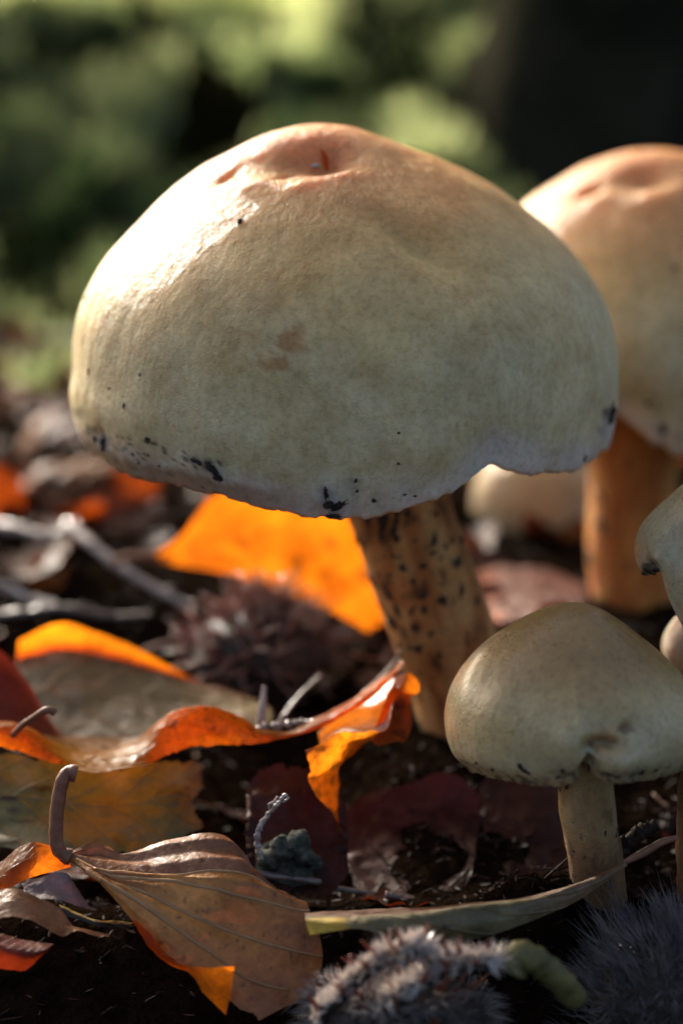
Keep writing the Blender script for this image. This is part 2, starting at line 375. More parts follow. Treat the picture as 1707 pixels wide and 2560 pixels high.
# ------------------------------------------------------------------ mushrooms
CREAM = (0.82, 0.60, 0.26); PINK = (0.86, 0.38, 0.14); PALE = (0.75, 0.64, 0.38); WHITE = (0.78, 0.74, 0.68); TAN = (0.56, 0.31, 0.12); DIRT = (0.06, 0.04, 0.028)
def interp(tab, x):
    if x <= tab[0][0]: return tab[0][1]
    for a, b in zip(tab, tab[1:]):
        if x <= b[0]:
            t = (x - a[0]) / max(1e-6, b[0] - a[0]); return a[1] + (b[1] - a[1]) * t
    return tab[-1][1]
def build_cap(parent, mat, Lp, Rp, yc, ky, rim, NS=120, NT=256, relief=(), colf=None, lump=0.06, frill=0.05, gill_in=0.35, lumpoff=0):
    Lv = resample([P(a, b, yc) for a, b in Lp], NS); Rv = resample([P(a, b, yc) for a, b in Rp], NS)
    V = []
    def base(i, th):
        xl, zl, xr, zr = Lv[i].x, Lv[i].z, Rv[i].x, Rv[i].z
        c, s = math.cos(th), math.sin(th); a = (xr - xl) / 2
        return Vector(((xl + xr) / 2 + a * c, yc + ky * a * s, zl * (1 - c) / 2 + zr * (1 + c) / 2))
    dz = []
    for j in range(NT):
        th = 2 * math.pi * j / NT; p = base(NS - 1, th)
        if math.sin(th) < 0:
            px, _ = proj(p); q = P(px, interp(rim, px), p.y); dz.append((q.z - p.z) * sst(0, 0.35, -math.sin(th)))
        else: dz.append(0.0)
    for i in range(NS):
        s = i / (NS - 1); w = sst(0.25, 1.0, s) ** 1.3
        for j in range(NT):
            p = base(i, 2 * math.pi * j / NT); p.z += dz[j] * w
            V.append(p)
    F = grid_faces(NS, NT, True)
    def normals():
        nn = [Vector((0, 0, 0)) for _ in V]
        for i in range(NS):
            for j in range(NT):
                a = V[min(i + 1, NS - 1) * NT + j] - V[max(i - 1, 0) * NT + j]
                b = V[i * NT + (j + 1) % NT] - V[i * NT + (j - 1) % NT]
                c = a.cross(b); nn[i * NT + j] = c.normalized() if c.length > 1e-9 else Vector((0, 0, 1))
        if nn[(NS // 2) * NT + NT * 3 // 4].y > 0: nn = [-c for c in nn]
        return nn
    nn = normals()
    for k in range(len(V)):
        s = (k // NT) / (NS - 1)
        if s > 0.02:
            V[k] = V[k] + nn[k] * (lump * N(V[k], 0.55, lumpoff + 1) + lump * 0.35 * N(V[k], 1.6, lumpoff + 5))
    PX = [proj(v) for v in V]
    def locate(px, py):
        best = None; bd = 1e9
        for k in range(NS * NT):
            if nn[k].y > 0.55: continue
            if V[k].y > yc + 1.2: continue
            d = (PX[k][0] - px) ** 2 + (PX[k][1] - py) ** 2
            if d < bd: bd = d; best = k
        return best
    for (px, py, rad, dep, *st) in relief:
        k0 = locate(px, py); c = V[k0]; n0 = nn[k0].copy()
        ax = P(px + 50, py, c.y) - P(px, py, c.y); 
        ang, asp = st if st else (0, 1)
        ux = Vector((1, 0, 0)); ux = (ux - n0 * ux.dot(n0)).normalized(); uy = n0.cross(ux)
        if uy.z < 0: uy = -uy
        ca, sa = math.cos(R(ang)), math.sin(R(ang))
        e1 = ux * ca + uy * sa; e2 = -ux * sa + uy * ca
        for k in range(len(V)):
            d = V[k] - c
            if d.length > rad * 3.2 * max(1, asp): continue
            u = d.dot(e1) / (rad * asp); v = d.dot(e2) / rad; w = d.dot(n0) / (rad * 1.2)
            V[k] = V[k] + n0 * dep * math.exp(-(u * u + v * v + w * w * 0.5))
    # frilled, toothed margin
    for i in range(NS):
        s = i / (NS - 1); w = sst(0.955, 1.0, s)
        if w <= 0: continue
        for j in range(NT):
            k = i * NT + j; th = 2 * math.pi * j / NT
            q = Vector((math.cos(th) * 9, math.sin(th) * 9, lumpoff))
            V[k].z += frill * w * (N(q, 1.1) + 0.9 * N(q, 3.1, 3) + 0.7 * N(q, 7.0, 5))
    nn = normals()
    PX = [proj(v) for v in V]
    # close the apex and turn the margin under
    C = [colf(V[k], (k // NT) / (NS - 1), PX[k][0], PX[k][1], nn[k]) for k in range(len(V))]
    ctr = sum((V[(NS - 1) * NT + j] for j in range(NT)), Vector()) / NT
    base_n = len(V)
    under = [(0.985, -0.05), (0.955, -0.03), (0.93, 0.10), (0.90, 0.25)]
    for q, (f, dzz) in enumerate(under):
        for j in range(NT):
            e = V[(NS - 1) * NT + j]
            V.append(Vector((ctr.x + (e.x - ctr.x) * f, ctr.y + (e.y - ctr.y) * f, e.z + dzz)))
            C.append(mixc(C[(NS - 1) * NT + j], (0.5, 0.42, 0.30), 0.25 + q * .15))
        r0 = base_n - NT + q * NT
        for j in range(NT):
            j2 = (j + 1) % NT; F.append((r0 + j, r0 + j2, r0 + NT + j2, r0 + NT + j))
    cap = mesh_obj('cap', V, F, mat, parent, C)
    # gills: radial blades under the cap
    GV = []; GF = []; ng = NT
    rows = 10
    edge = [V[len(V) - NT + j] for j in range(NT)]
    for q in range(rows):
        f = 1 - q / (rows - 1) * (1 - gill_in * 0.5)
        for j in range(ng):
            e = edge[j]; lift = 0.9 * math.sin((1 - f) * 1.5)
            zz = e.z + (ctr.z + 0.25 - e.z) * (1 - f) + lift * 0.6 - (0.14 if j % 2 else -0.10) * min(1, q / 2)
            GV.append(Vector((ctr.x + (e.x - ctr.x) * f, ctr.y + (e.y - ctr.y) * f, zz)))
    mesh_obj('gills', GV, grid_faces(rows, ng, True), M_GILL, cap, [(0.42, 0.34, 0.22)] * len(GV))
    return cap, V, nn, PX, locate

def blob_data(seed, n=9, m=14, rough=0.45):
    V = []; rs = random.Random(seed)
    for i in range(n):
        ph = math.pi * i / (n - 1)
        for j in range(m):
            th = 2 * math.pi * j / m
            d = Vector((math.sin(ph) * math.cos(th), math.sin(ph) * math.sin(th), math.cos(ph)))
            V.append(d * (1 + rough * N(d, 1.6, seed * 3.1)))
    return V, grid_faces(n, m, True)
FLECK_ME = []
for q in range(5):
    Vb, Fb = blob_data(q + 1, 10, 16, 1.5)
    ob = mesh_obj('soil_fleck', [v for v in Vb], Fb, M_FLECK)
    FLECK_ME.append(ob.data); bpy.data.objects.remove(ob)
def fleck(parent, pos, n, sx, sy, sz, rot=0.0, name='soil_fleck', me=None):
    """a crumb of soil lying on a surface: sx, sy along it, sz thick (cm)"""
    o = bpy.data.objects.new(name, me or random.choice(FLECK_ME)); COL.objects.link(o)
    o.parent = parent
    up = Vector((0, 0, 1)); y = (up - n * up.dot(n)).normalized() if abs(n.z) < 0.99 else Vector((0, 1, 0)); x = y.cross(n)
    c, s = math.cos(rot), math.sin(rot)
    x, y = x * c + y * s, y * c - x * s
    M = Matrix((x, y, n)).transposed()
    o.matrix_parent_inverse = Matrix.Identity(4)
    o.rotation_euler = M.to_euler(); o.location = pos * S - wloc(parent)
    o.scale = (sx, sy, sz)
    return o

def stem(parent, pts, rad, col, yoff=0, n=80, seg=64, rough=0.05, off=0, spots=()):
    V, F, c = tube_data(pts, rad, n, seg, rough, off)
    axis = (pts[-1] - pts[0]).normalized()
    C = []
    for k, v in enumerate(V):
        q = v - axis * v.dot(axis) * 0.72
        C.append(col(v, (k // seg) / (n - 1), N(q, 2.2, off), N(q, 7.0, off + 3)))
    o = mesh_obj('stem', V, F, M_STEM, parent, C)
    return o, V, c
def stem_flecks(parent, V, c, seg, n, count, smin, smax, axis, seed, face=-0.15, t0=0.03, t1=0.95):
    rs = random.Random(seed); made = 0; tries = 0
    while made < count and tries < 4000:
        tries += 1
        i = int(n * rs.uniform(t0, t1)); j = rs.randrange(seg)
        v = V[i * seg + j]; nv = (v - c[i]).normalized()
        if nv.y > face: continue
        s = smin + (smax - smin) * rs.random() ** 3
        fleck(parent, v - nv * s * 0.1, nv, s * rs.uniform(0.5, 1.0), s * rs.uniform(0.7, 1.6), s * 0.3, rs.uniform(-.8, .8)); made += 1

# ---- the large mushroom
m1 = thing('mushroom', (2.4, 2.4, 0.3))
L1 = [(800, 312), (730, 320), (640, 345), (560, 386), (480, 436), (400, 505), (330, 578), (270, 640), (230, 700), (202, 770), (190, 840), (184, 910), (178, 965), (182, 1010), (196, 1062), (230, 1120)]
R1 = [(800, 312), (880, 318), (960, 345), (1040, 378), (1120, 412), (1210, 456), (1300, 512), (1390, 580), (1450, 645), (1495, 720), (1526, 800), (1542, 880), (1543, 950), (1536, 1020), (1526, 1070), (1517, 1100)]
rim1 = [(180, 1060), (230, 1128), (285, 1170), (330, 1188), (450, 1212), (550, 1240), (650, 1265), (750, 1282), (850, 1293), (920, 1290), (1000, 1276), (1100, 1242), (1150, 1212), (1190, 1182), (1230, 1158), (1270, 1174), (1330, 1181), (1400, 1179), (1450, 1168), (1490, 1145), (1520, 1105)]
stains1 = [(725, 865, 0.30, 0.85), (695, 905, 0.26, 0.85), (745, 848, 0.18, 0.7), (1165, 735, 0.32, 0.35), (1255, 1105, 0.22, 0.75), (660, 730, 0.5, 0.25), (600, 845, 0.35, 0.25), (510, 710, 0.4, 0.18), (1210, 845, 0.3, 0.15)]
dirt1 = [(262, 1110, 0.16, 0.9), (225, 1080, 0.14, 0.7), (480, 1150, 0.10, 0.6), (520, 1170, 0.16, 0.7), (540, 1190, 0.12, 0.7), (815, 1240, 0.18, 0.6), (840, 1275, 0.2, 0.8), (880, 1215, 0.22, 0.35), (1525, 1040, 0.2, 0.85), (1505, 1075, 0.14, 0.7), (195, 1030, .12, .6)]
def col1(v, s, px, py, n):
    if n.y > 0.6 or v.y > 5: pz = 0
    c = mixc(CREAM, PALE, sst(0.45, 0.9, s + 0.12 * N(v, 0.7, 2)))
    top = 1 - sst(0.05, 0.50, s + 0.10 * N(v, 0.8, 4))
    c = mixc(c, (0.88, 0.51, 0.18), 0.9 * (1 - sst(0.25, 0.68, s + 0.12 * N(v, 0.6, 14))))
    c = mixc(c, PINK, 0.85 * top)
    if v.y < 4.5:
        c = mixc(c, (0.84, 0.28, 0.09), 0.75 * (1 - sst(0.25, 0.75, math.hypot((px - 800) / 1.5, py - 392) / 130)))  # orange in the hollow: subsurface glow painted into the skin colour
        for (a, b, r, w) in stains1:
            d = math.hypot(px - a, py - b) / 135 + 0.22 * N(v, 3.2, 1) + 0.10 * N(v, 9.0, 2)
            c = mixc(c, TAN, w * (1 - sst(r * 0.55, r, d)))
        for (a, b, r, w) in dirt1:
            d = math.hypot(px - a, py - b) / 135 + 0.10 * N(v, 7.0, 1)
            c = mixc(c, DIRT, w * (1 - sst(r * 0.5, r, d)))
    e = sst(0.90, 0.975, s + 0.03 * N(v, 1.0, 3)); c = mixc(c, WHITE, 0.75 * e)
    # brownish scuffed rolled edge on the left
    lf = (1 - sst(-3.2, 1.2, v.x)) * sst(0.945, 0.97, s + 0.012 * N(v, 3, 8)); c = mixc(c, (0.40, 0.27, 0.16), 0.85 * lf)
    sp = N(v, 16, 5)
    if sp > 0.42 and s > 0.9 and v.x < -2: c = mixc(c, DIRT, 0.8)
    return c
rel1 = [(790, 385, 0.50, -0.24, 4, 1.6), (815, 400, 0.26, -0.16, 20, 1.3), (700, 405, 0.30, -0.07, 20, 1.8), (565, 440, 0.13, -0.11, 35, 1.8), (715, 432, 0.13, -0.09, 30, 1.6), (640, 450, 0.30, 0.05, 10, 1.5), (760, 462, 0.16, 0.05, 15, 1.8), (880, 430, 0.22, 0.05, -5, 1.6), (655, 395, 0.15, -0.04), (600, 405, 0.2, 0.04),
        (1050, 612, 0.30, -0.24, -38, 3.0), (1140, 560, 0.8, 0.09, -30, 1.3), (980, 690, 0.7, 0.05, -30, 1.4), (560, 640, 0.9, 0.07), (430, 640, 0.5, 0.03),
        (720, 1010, 1.0, -0.06, 90, 1.5), (1000, 1100, 0.8, 0.08), (250, 1090, 0.18, -0.12), (1230, 1130, 0.4, -0.10)]
cap1, V1, n1, PX1, loc1 = build_cap(m1, M_CAP, L1, R1, 2.5, 0.96, rim1, 170, 360, rel1, col1, 0.05, 0.055)
def s1(v, s, a, b):
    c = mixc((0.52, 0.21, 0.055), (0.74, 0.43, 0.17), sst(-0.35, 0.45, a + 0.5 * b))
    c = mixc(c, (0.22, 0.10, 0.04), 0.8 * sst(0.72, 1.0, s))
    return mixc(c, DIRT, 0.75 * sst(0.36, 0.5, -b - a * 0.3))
pts = [P(985, 1180, 2.3), P(1005, 1290, 2.2), P(1050, 1420, 2.2), P(1100, 1560, 2.3), P(1165, 1760, 2.5), P(1190, 1840, 2.6)]
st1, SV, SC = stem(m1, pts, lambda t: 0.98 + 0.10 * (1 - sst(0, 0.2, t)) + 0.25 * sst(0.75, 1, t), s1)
stem_flecks(st1, SV, SC, 64, 80, 190, 0.015, 0.15, None, 3)
# crumbs on the cap
for (px, py, a, b2, rot) in [(598, 552, .035, .07, .2), (216, 745, .03, .04, 0), (220, 928, .015, .05, 0), (348, 936, .02, .03, 0), (274, 971, .02, .03, 0), (311, 1015, .03, .04, 0), (371, 1101, .07, .045, .3), (370, 1140, .02, .025, 0), (345, 1155, .03, .025, 0), (335, 1138, .02, .02, 0), (400, 1165, .025, .02, 0), (495, 1150, .14, .045, -0.5), (525, 1172, .12, .07, -.9), (543, 1192, .08, .07, -1.0), (808, 1228, .05, .11, 0.2), (824, 1262, .07, .09, -.3), (848, 1262, .05, .14, -.9), (838, 1288, .16, .05, -.2), (884, 1200, .035, .035, 0), (886, 1226, .02, .03, 0), (935, 1250, .04, .03, 0), (1005, 1235, .025, .02, 0), (1040, 1237, .025, .02, 0), (1528, 1030, .07, .15, -.2), (1516, 1060, .08, .06, .5), (1500, 1080, .09, .05, .7), (1460, 1142, .03, .05, -.5), (990, 1085, .02, .02, 0), (1000, 1162, .02, .02, 0), (262, 1112, .06, .09, .2), (240, 1096, .05, .05, 0), (1683, 1, 0, 0, 0)]:
    if a == 0: continue
    k = loc1(px, py); fleck(cap1, V1[k], n1[k], a, b2, min(a, b2) * 0.9, rot)
# torn lip in the hollow: a thin upright flap and a white crumb
k = loc1(808, 425); q = V1[k]
fl = [[P(800, 372, q.y + .25), P(812, 380, q.y + .2), P(820, 395, q.y + .15)], [P(798, 395, q.y + .2), P(808, 400, q.y + .1), P(822, 408, q.y + .05)], [P(806, 425, q.y + .05), P(812, 430, q.y), P(820, 422, q.y)], [P(807, 438, q.y), P(809, 440, q.y), P(811, 440, q.y)]]
V = []; nu, nv = 12, 8
for i in range(nu):
    row = [spline([r[c] for r in fl], i / (nu - 1)) for c in range(3)]
    for j in range(nv): V.append(spline(row, j / (nv - 1)))
mesh_obj('torn_skin', V, grid_faces(nu, nv), M_LEAF_O, cap1, [(0.55, 0.22, 0.05)] * len(V), [(0.3, 0.3)] * len(V))
k = loc1(790, 414); Vb, Fb = blob_data(9)
ob = mesh_obj('pale_crumb', Vb, Fb, M_CAP, None, [(0.8, 0.76, 0.7)] * len(Vb)); me = ob.data; bpy.data.objects.remove(ob)
fleck(cap1, V1[k] + n1[k] * .03, n1[k], .08, .035, .03, 0.1, 'pale_crumb', me)
tag(m1, 'large cream mushroom with broad domed cap, pink hollow on top, speckled slanting stem', 'mushroom')

# ---- second large mushroom behind on the right
m2 = thing('mushroom', (6.6, 10.2, 0.5))
L2 = [(1650, 373), (1590, 380), (1530, 396), (1450, 425), (1380, 466), (1310, 515), (1250, 580), (1200, 660), (1170, 760), (1160, 860), (1165, 960), (1185, 1030)]
R2 = [(1650, 373), (1720, 380), (1790, 400), (1860, 440), (1930, 490), (1990, 550), (2050, 630), (2090, 720), (2110, 820), (2115, 900), (2105, 980), (2090, 1040)]
rim2 = [(1185, 1030), (1400, 1010), (1545, 1040), (1590, 1080), (1625, 1105), (1660, 1112), (1680, 1128), (1707, 1135), (1760, 1135), (1900, 1115), (2090, 1040)]
def col2(v, s, px, py, n):
    c = mixc(CREAM, PALE, sst(0.45, 0.85, s)); c = mixc(c, (0.86, 0.46, 0.18), 0.9 * (1 - sst(0.3, 0.7, s))); c = mixc(c, PINK, 0.85 * (1 - sst(0.08, 0.5, s + 0.08 * N(v, 0.8, 7))))
    c = mixc(c, WHITE, 0.5 * sst(0.9, 0.98, s))
    if N(v, 5, 2) > 0.5: c = mixc(c, DIRT, 0.5 * sst(.6, .8, s))
    return c
rel2 = [(1610, 440, 0.42, -0.30, 0, 1.3), (1470, 478, 0.16, -0.16, 10, 1.8), (1500, 500, 0.3, 0.05), (1640, 500, .5, .08), (1600, 880, .8, .12), (1560, 1000, .5, -.12)]
cap2, V2, n2, PX2, loc2 = build_cap(m2, M_CAP, L2, R2, 10.2, 0.95, rim2, 110, 240, rel2, col2, 0.06, 0.09, lumpoff=11)
def s2(v, s, a, b):
    c = mixc((0.58, 0.20, 0.035), (0.76, 0.35, 0.09), sst(-0.4, 0.4, a)); return mixc(c, DIRT, 0.8 * sst(0.4, .6, -b))
pts = [P(1590, 1000, 10.2), P(1585, 1150, 10.0), P(1578, 1350, 9.8), P(1590, 1550, 9.6), P(1600, 1760, 9.5)]
st2, SV, SC = stem(m2, pts, lambda t: 1.0 + 0.35 * (1 - sst(0, 0.3, t)) + 0.15 * sst(0.6, 1, t), s2, off=5)
stem_flecks(st2, SV, SC, 64, 80, 30, 0.04, 0.15, None, 5)
for px, py, a in [(1684, 668, .04), (1616, 1008, .05), (1652, 1068, .07)]:
    k = loc2(px, py); fleck(cap2, V2[k], n2[k], a, a * 1.2, a * .5)
tag(m2, 'large cream mushroom with pink top and rusty orange stem, behind the domed one', 'mushroom')

# ---- small round button mushroom farther back
m3 = thing('mushroom', (7.0, 16.5, 0.5))
L3 = [(1330, 1115), (1270, 1122), (1220, 1150), (1190, 1200), (1180, 1260), (1186, 1320), (1205, 1370)]
R3 = [(1330, 1115), (1390, 1120), (1450, 1145), (1490, 1195), (1505, 1260), (1498, 1320), (1480, 1375)]
rim3 = [(1205, 1370), (1250, 1408), (1330, 1425), (1420, 1415), (1480, 1375)]
cap3, *_ = build_cap(m3, M_CAP, L3, R3, 16.5, 1.0, rim3, 60, 120, [], lambda v, s, px, py, n: mixc((0.62, 0.45, 0.24), (0.60, 0.50, 0.33), s), 0.05, 0.03, lumpoff=21)
stem(m3, [P(1340, 1350, 16.5), P(1345, 1420, 16.4), P(1350, 1500, 16.3), P(1352, 1620, 16.2)], lambda t: 0.75, lambda v, s, a, b: (0.4, 0.24, 0.12), off=8)
tag(m3, 'small round buff button mushroom growing behind the two large stems', 'mushroom')

# ---- small mushroom in front
m4 = thing('mushroom', (3.9, -4.2, -0.8))
L4 = [(1440, 1512), (1390, 1516), (1330, 1540), (1270, 1575), (1210, 1620), (1160, 1672), (1128, 1725), (1114, 1780), (1115, 1830), (1130, 1875), (1165, 1910)]
R4 = [(1440, 1512), (1495, 1524), (1560, 1562), (1620, 1610), (1670, 1655), (1715, 1700), (1755, 1755), (1775, 1810), (1775, 1850), (1760, 1885), (1745, 1905)]
rim4 = [(1130, 1890), (1170, 1920), (1220, 1938), (1290, 1952), (1350, 1962), (1410, 1956), (1450, 1946), (1468, 1925), (1480, 1940), (1530, 1953), (1600, 1950), (1660, 1938), (1707, 1920), (1745, 1905)]
def col4(v, s, px, py, n):
    c = mixc((0.42, 0.25, 0.08), (0.54, 0.43, 0.20), sst(0.3, 0.7, s + 0.1 * N(v, 1.2, 3)))
    c = mixc(c, (0.64, 0.57, 0.36), 0.8 * sst(0.62, 0.9, s + 0.1 * N(v, 1.5, 6)))
    if v.y < -4:
        d = math.hypot((px - 1515) / 1.3, py - 1858) / 150
        c = mixc(c, TAN, 0.55 * (1 - sst(0.12, 0.36, d + .1 * N(v, 5, 1))))
        d = math.hypot(px - 1562, py - 1820) / 150 + 0.06 * N(v, 9, 1)
        c = mixc(c, (0.26, 0.13, 0.06), 0.8 * (1 - sst(0.07, 0.16, d)))
        d = math.hypot((px - 1500) / 2.2, (py - 1855) * 1.4) / 150
        c = mixc(c, (0.33, 0.19, 0.08), 0.7 * (1 - sst(0.06, 0.2, d)))
    e = sst(0.915, 0.965, s + 0.04 * N(v, 3.0, 3))
    if N(v, 6.0, 4) + 0.5 * N(v, 13, 2) > 0.12: c = mixc(c, DIRT, 0.75 * e)
    return c
rel4 = [(1474, 1875, 0.13, -0.22, 90, 1.0), (1468, 1915, 0.11, -0.34, 90, 1.6), (1466, 1940, 0.13, -0.34), (1520, 1856, 0.09, -0.20, -8, 2.6), (1545, 1905, 0.26, 0.16, 0, 1.4), (1562, 1825, 0.12, -0.10, 80, 1.3), (1570, 1780, 0.22, 0.06), (1420, 1860, 0.28, 0.10, 90, 1.5), (1480, 1545, .3, .03), (1250, 1760, 0.35, 0.05)]
cap4, V4, n4, PX4, loc4 = build_cap(m4, M_CAPWET, L4, R4, -4.2, 0.95, rim4, 130, 280, rel4, col4, 0.035, 0.035, lumpoff=31)
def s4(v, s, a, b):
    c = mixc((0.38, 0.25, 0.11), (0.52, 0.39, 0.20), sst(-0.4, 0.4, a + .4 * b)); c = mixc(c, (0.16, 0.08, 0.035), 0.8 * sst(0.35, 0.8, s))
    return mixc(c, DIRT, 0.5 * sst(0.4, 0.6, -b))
pts = [P(1458, 1900, -4.3), P(1462, 1960, -4.4), P(1472, 2060, -4.4), P(1490, 2160, -4.4), P(1506, 2330, -4.3)]
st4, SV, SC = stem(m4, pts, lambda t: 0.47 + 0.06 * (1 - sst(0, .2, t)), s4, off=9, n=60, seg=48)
stem_flecks(st4, SV, SC, 48, 60, 35, 0.015, 0.06, None, 8)
rs = random.Random(4)
for px, py, a, b2, r2 in [(1310, 1925, .09, .04, -.6), (1300, 1915, .05, .03, -.5), (1395, 1940, .06, .035, .4), (1405, 1925, .03, .05, 0), (1520, 1935, .09, .03, -.3), (1540, 1942, .05, .03, 0), (1230, 1925, .04, .03, 0), (1190, 1908, .05, .03, .3), (1600, 1930, .05, .05, .2), (1640, 1925, .04, .03, 0), (1470, 1920, .03, .06, 0)]:
    k = loc4(px, py); fleck(cap4, V4[k], n4[k], a, b2, .02, r2)
tag(m4, 'small olive cream mushroom with notched soil-stained cap edge, in front of the slanting stem', 'mushroom')

# ---- lobed cap at the right, mostly out of frame
m5 = thing('mushroom', (6.9, -2.2, 0.0))
L5 = [(1800, 1150), (1760, 1170), (1707, 1216), (1660, 1262), (1622, 1300), (1598, 1335), (1588, 1372), (1590, 1400), (1597, 1418), (1606, 1428)]
R5 = [(1800, 1150), (1850, 1162), (1910, 1200), (1960, 1250), (2000, 1310), (2020, 1370), (2030, 1430), (2025, 1480), (2015, 1520), (2000, 1550)]
rim5 = [(1588, 1420), (1620, 1428), (1648, 1424), (1660, 1440), (1672, 1490), (1695, 1545), (1720, 1580), (1800, 1610), (1900, 1590), (2000, 1550)]
def col5(v, s, px, py, n):
    c = mixc((0.50, 0.38, 0.19), (0.52, 0.45, 0.27), sst(0.3, 0.8, s)); c = mixc(c, WHITE, 0.25 * sst(.8, .97, s))
    if N(v, 11, 4) > 0.52: c = mixc(c, TAN, 0.6)
    d = math.hypot(px - 1622, py - 1425) / 145 + 0.1 * N(v, 9, 1); return mixc(c, DIRT, 0.85 * (1 - sst(.1, .2, d)))
cap5, V5, n5, PX5, loc5 = build_cap(m5, M_CAPWET, L5, R5, -2.2, 0.9, rim5, 80, 200, [(1645, 1395, .14, .08), (1625, 1412, .1, -.1)], col5, 0.04, 0.03, lumpoff=41)
stem(m5, [P(1810, 1450, -2.2), P(1815, 1600, -2.2), P(1820, 1800, -2.2), P(1820, 2080, -2.2)], lambda t: 0.7, s4, off=19)
for px, py, a, b2, r2 in [(1612, 1412, .05, .09, .3), (1624, 1428, .09, .04, -.4), (1640, 1430, .08, .04, .2), (1610, 1432, .05, .03, 0)]:
    k = loc5(px, py); fleck(cap5, V5[k], n5[k], a, b2, .03, r2)
tag(m5, 'cream mushroom with lobed drooping cap edge reaching in beside the rusty stem', 'mushroom')

# ---- little pale cap tucked behind the front one
m6 = thing('mushroom', (6.6, 0.2, 0.0))
L6 = [(1760, 1520), (1720, 1528), (1685, 1550), (1662, 1582), (1652, 1612), (1655, 1640), (1668, 1662)]
R6 = [(1760, 1520), (1800, 1528), (1840, 1552), (1865, 1585), (1875, 1615), (1872, 1645), (1860, 1665)]
rim6 = [(1668, 1662), (1700, 1690), (1760, 1702), (1820, 1692), (1860, 1665)]
build_cap(m6, M_CAP, L6, R6, 0.2, 1.0, rim6, 50, 100, [], lambda v, s, px, py, n: mixc((0.50, 0.40, 0.28), (0.56, 0.48, 0.36), s), 0.03, 0.02, lumpoff=51)
stem(m6, [P(1765, 1640, .2), P(1765, 1700, .2), P(1768, 1780, .2), P(1770, 1880, .2)], lambda t: 0.35, s4, off=29, n=40, seg=32)
tag(m6, 'little pale pinkish mushroom tucked between the front cap and the lobed cap', 'mushroom')

# ---- bare stem at the right edge
m7 = thing('mushroom', (5.5, -4.6, -0.6))
def s7(v, s, a, b): return mixc((0.22, 0.12, 0.05), (0.42, 0.28, 0.15), sst(-.4, .4, a))
stem(m7, [P(1760, 1880, -4.7), P(1752, 1960, -4.7), P(1745, 2060, -4.7), P(1748, 2240, -4.7)], lambda t: 0.37, s7, off=39, n=50, seg=40, rough=0.12)
L7 = [(1780, 1790), (1745, 1796), (1722, 1815), (1712, 1845), (1716, 1880)]
R7 = [(1780, 1790), (1815, 1796), (1840, 1815), (1850, 1845), (1846, 1880)]
build_cap(m7, M_CAP, L7, R7, -4.7, 1.0, [(1716, 1880), (1780, 1900), (1846, 1880)], 40, 80, [], lambda v, s, px, py, n: (0.5, 0.4, 0.24), 0.02, 0.02, lumpoff=61)
tag(m7, 'young mushroom with rough tan stem beside the small olive cream cap', 'mushroom')

# ------------------------------------------------------------------ hero leaves
def leaf_patch(name, ctrl, mat, parent=None, nu=60, nv=32, ripple=0.02, jag=0.02, colf=None, off=0.0, pleat=0.0, rfreq=1.6, holes=None, origin=None, rnd_c=0.0):
    V = []; UV = []
    rows = [[P(*c) if isinstance(c, tuple) else c for c in r] for r in ctrl]
    nc = len(rows[0])
    for i in range(nu):
        u = i / (nu - 1); e0 = jag * abs(noise.noise(Vector((u * 14 + off, off, 0)))) + jag * .6 * abs(noise.noise(Vector((u * 40 + off, off, 5)))); e1 = jag * abs(noise.noise(Vector((u * 14 - off, off, 9)))) + jag * .6 * abs(noise.noise(Vector((u * 40 + off, off, 15))))
        row = [spline([r[c] for r in rows], u) for c in range(nc)]
        for j in range(nv):
            v = j / (nv - 1); v2 = e0 + (1 - e0 - e1) * v
            if rnd_c:
                f = abs(2 * u - 1) ** 5 * rnd_c * (1 + 0.5 * noise.noise(Vector((off, v * 3, u * 5)))); v2 = 0.5 + (v2 - 0.5) * (1 - f)
                row2 = [spline([r[c] for r in rows], min(1, max(0, u + (0.5 - u) * 2 * jag * (0.5 + noise.noise(Vector((v * 9, off, u * 2))) * 2)))) for c in range(nc)] if i in (0, nu - 1) else row
                V.append(spline(row2, v2))
            else: V.append(spline(row, v2))
            UV.append((u, v2))
    W = []
    for i in range(nu):
        for j in range(nv):
            a = V[min(i + 1, nu - 1) * nv + j] - V[max(i - 1, 0) * nv + j]; b = V[i * nv + min(j + 1, nv - 1)] - V[i * nv + max(j - 1, 0)]
            n = a.cross(b); n = n.normalized() if n.length > 1e-9 else Vector((0, 0, 1))
            p = V[i * nv + j]
            h = ripple * (N(p, rfreq, off) + 0.5 * N(p, rfreq * 2.7, off + 3)) + 0.010 * N(p, 6.0, off) + 0.006 * N(p, 13.0, off)
            if pleat:
                f = UV[i * nv + j][1] * (nc - 1); f = abs(f - round(f)) * 2
                h += pleat * f
            W.append(p + n * h)
    C = [colf(W[k], UV[k][0], UV[k][1]) for k in range(len(W))] if colf else [(0.4, 0.2, 0.05)] * len(W)
    F = grid_faces(nu, nv)
    if holes: F = [f for f in F if not holes(UV[f[0]][0], UV[f[0]][1], W[f[0]])]
    o = mesh_obj(name, W, F, mat, parent, C, UV, origin=origin)
    o.data.update()
    return o, W
def col_line(W, nu, nv, j, i0=0, i1=None, lift=None):
    i1 = nu if i1 is None else i1
    return [W[i * nv + j] for i in range(i0, i1, max(1, (i1 - i0) // 14))]
def base_of(ctrl):
    q = [P(*c) if isinstance(c, tuple) else c for r in ctrl for c in r]
    lo = min(q, key=lambda v: v.z); return lo
OR = (0.42, 0.17, 0.03)

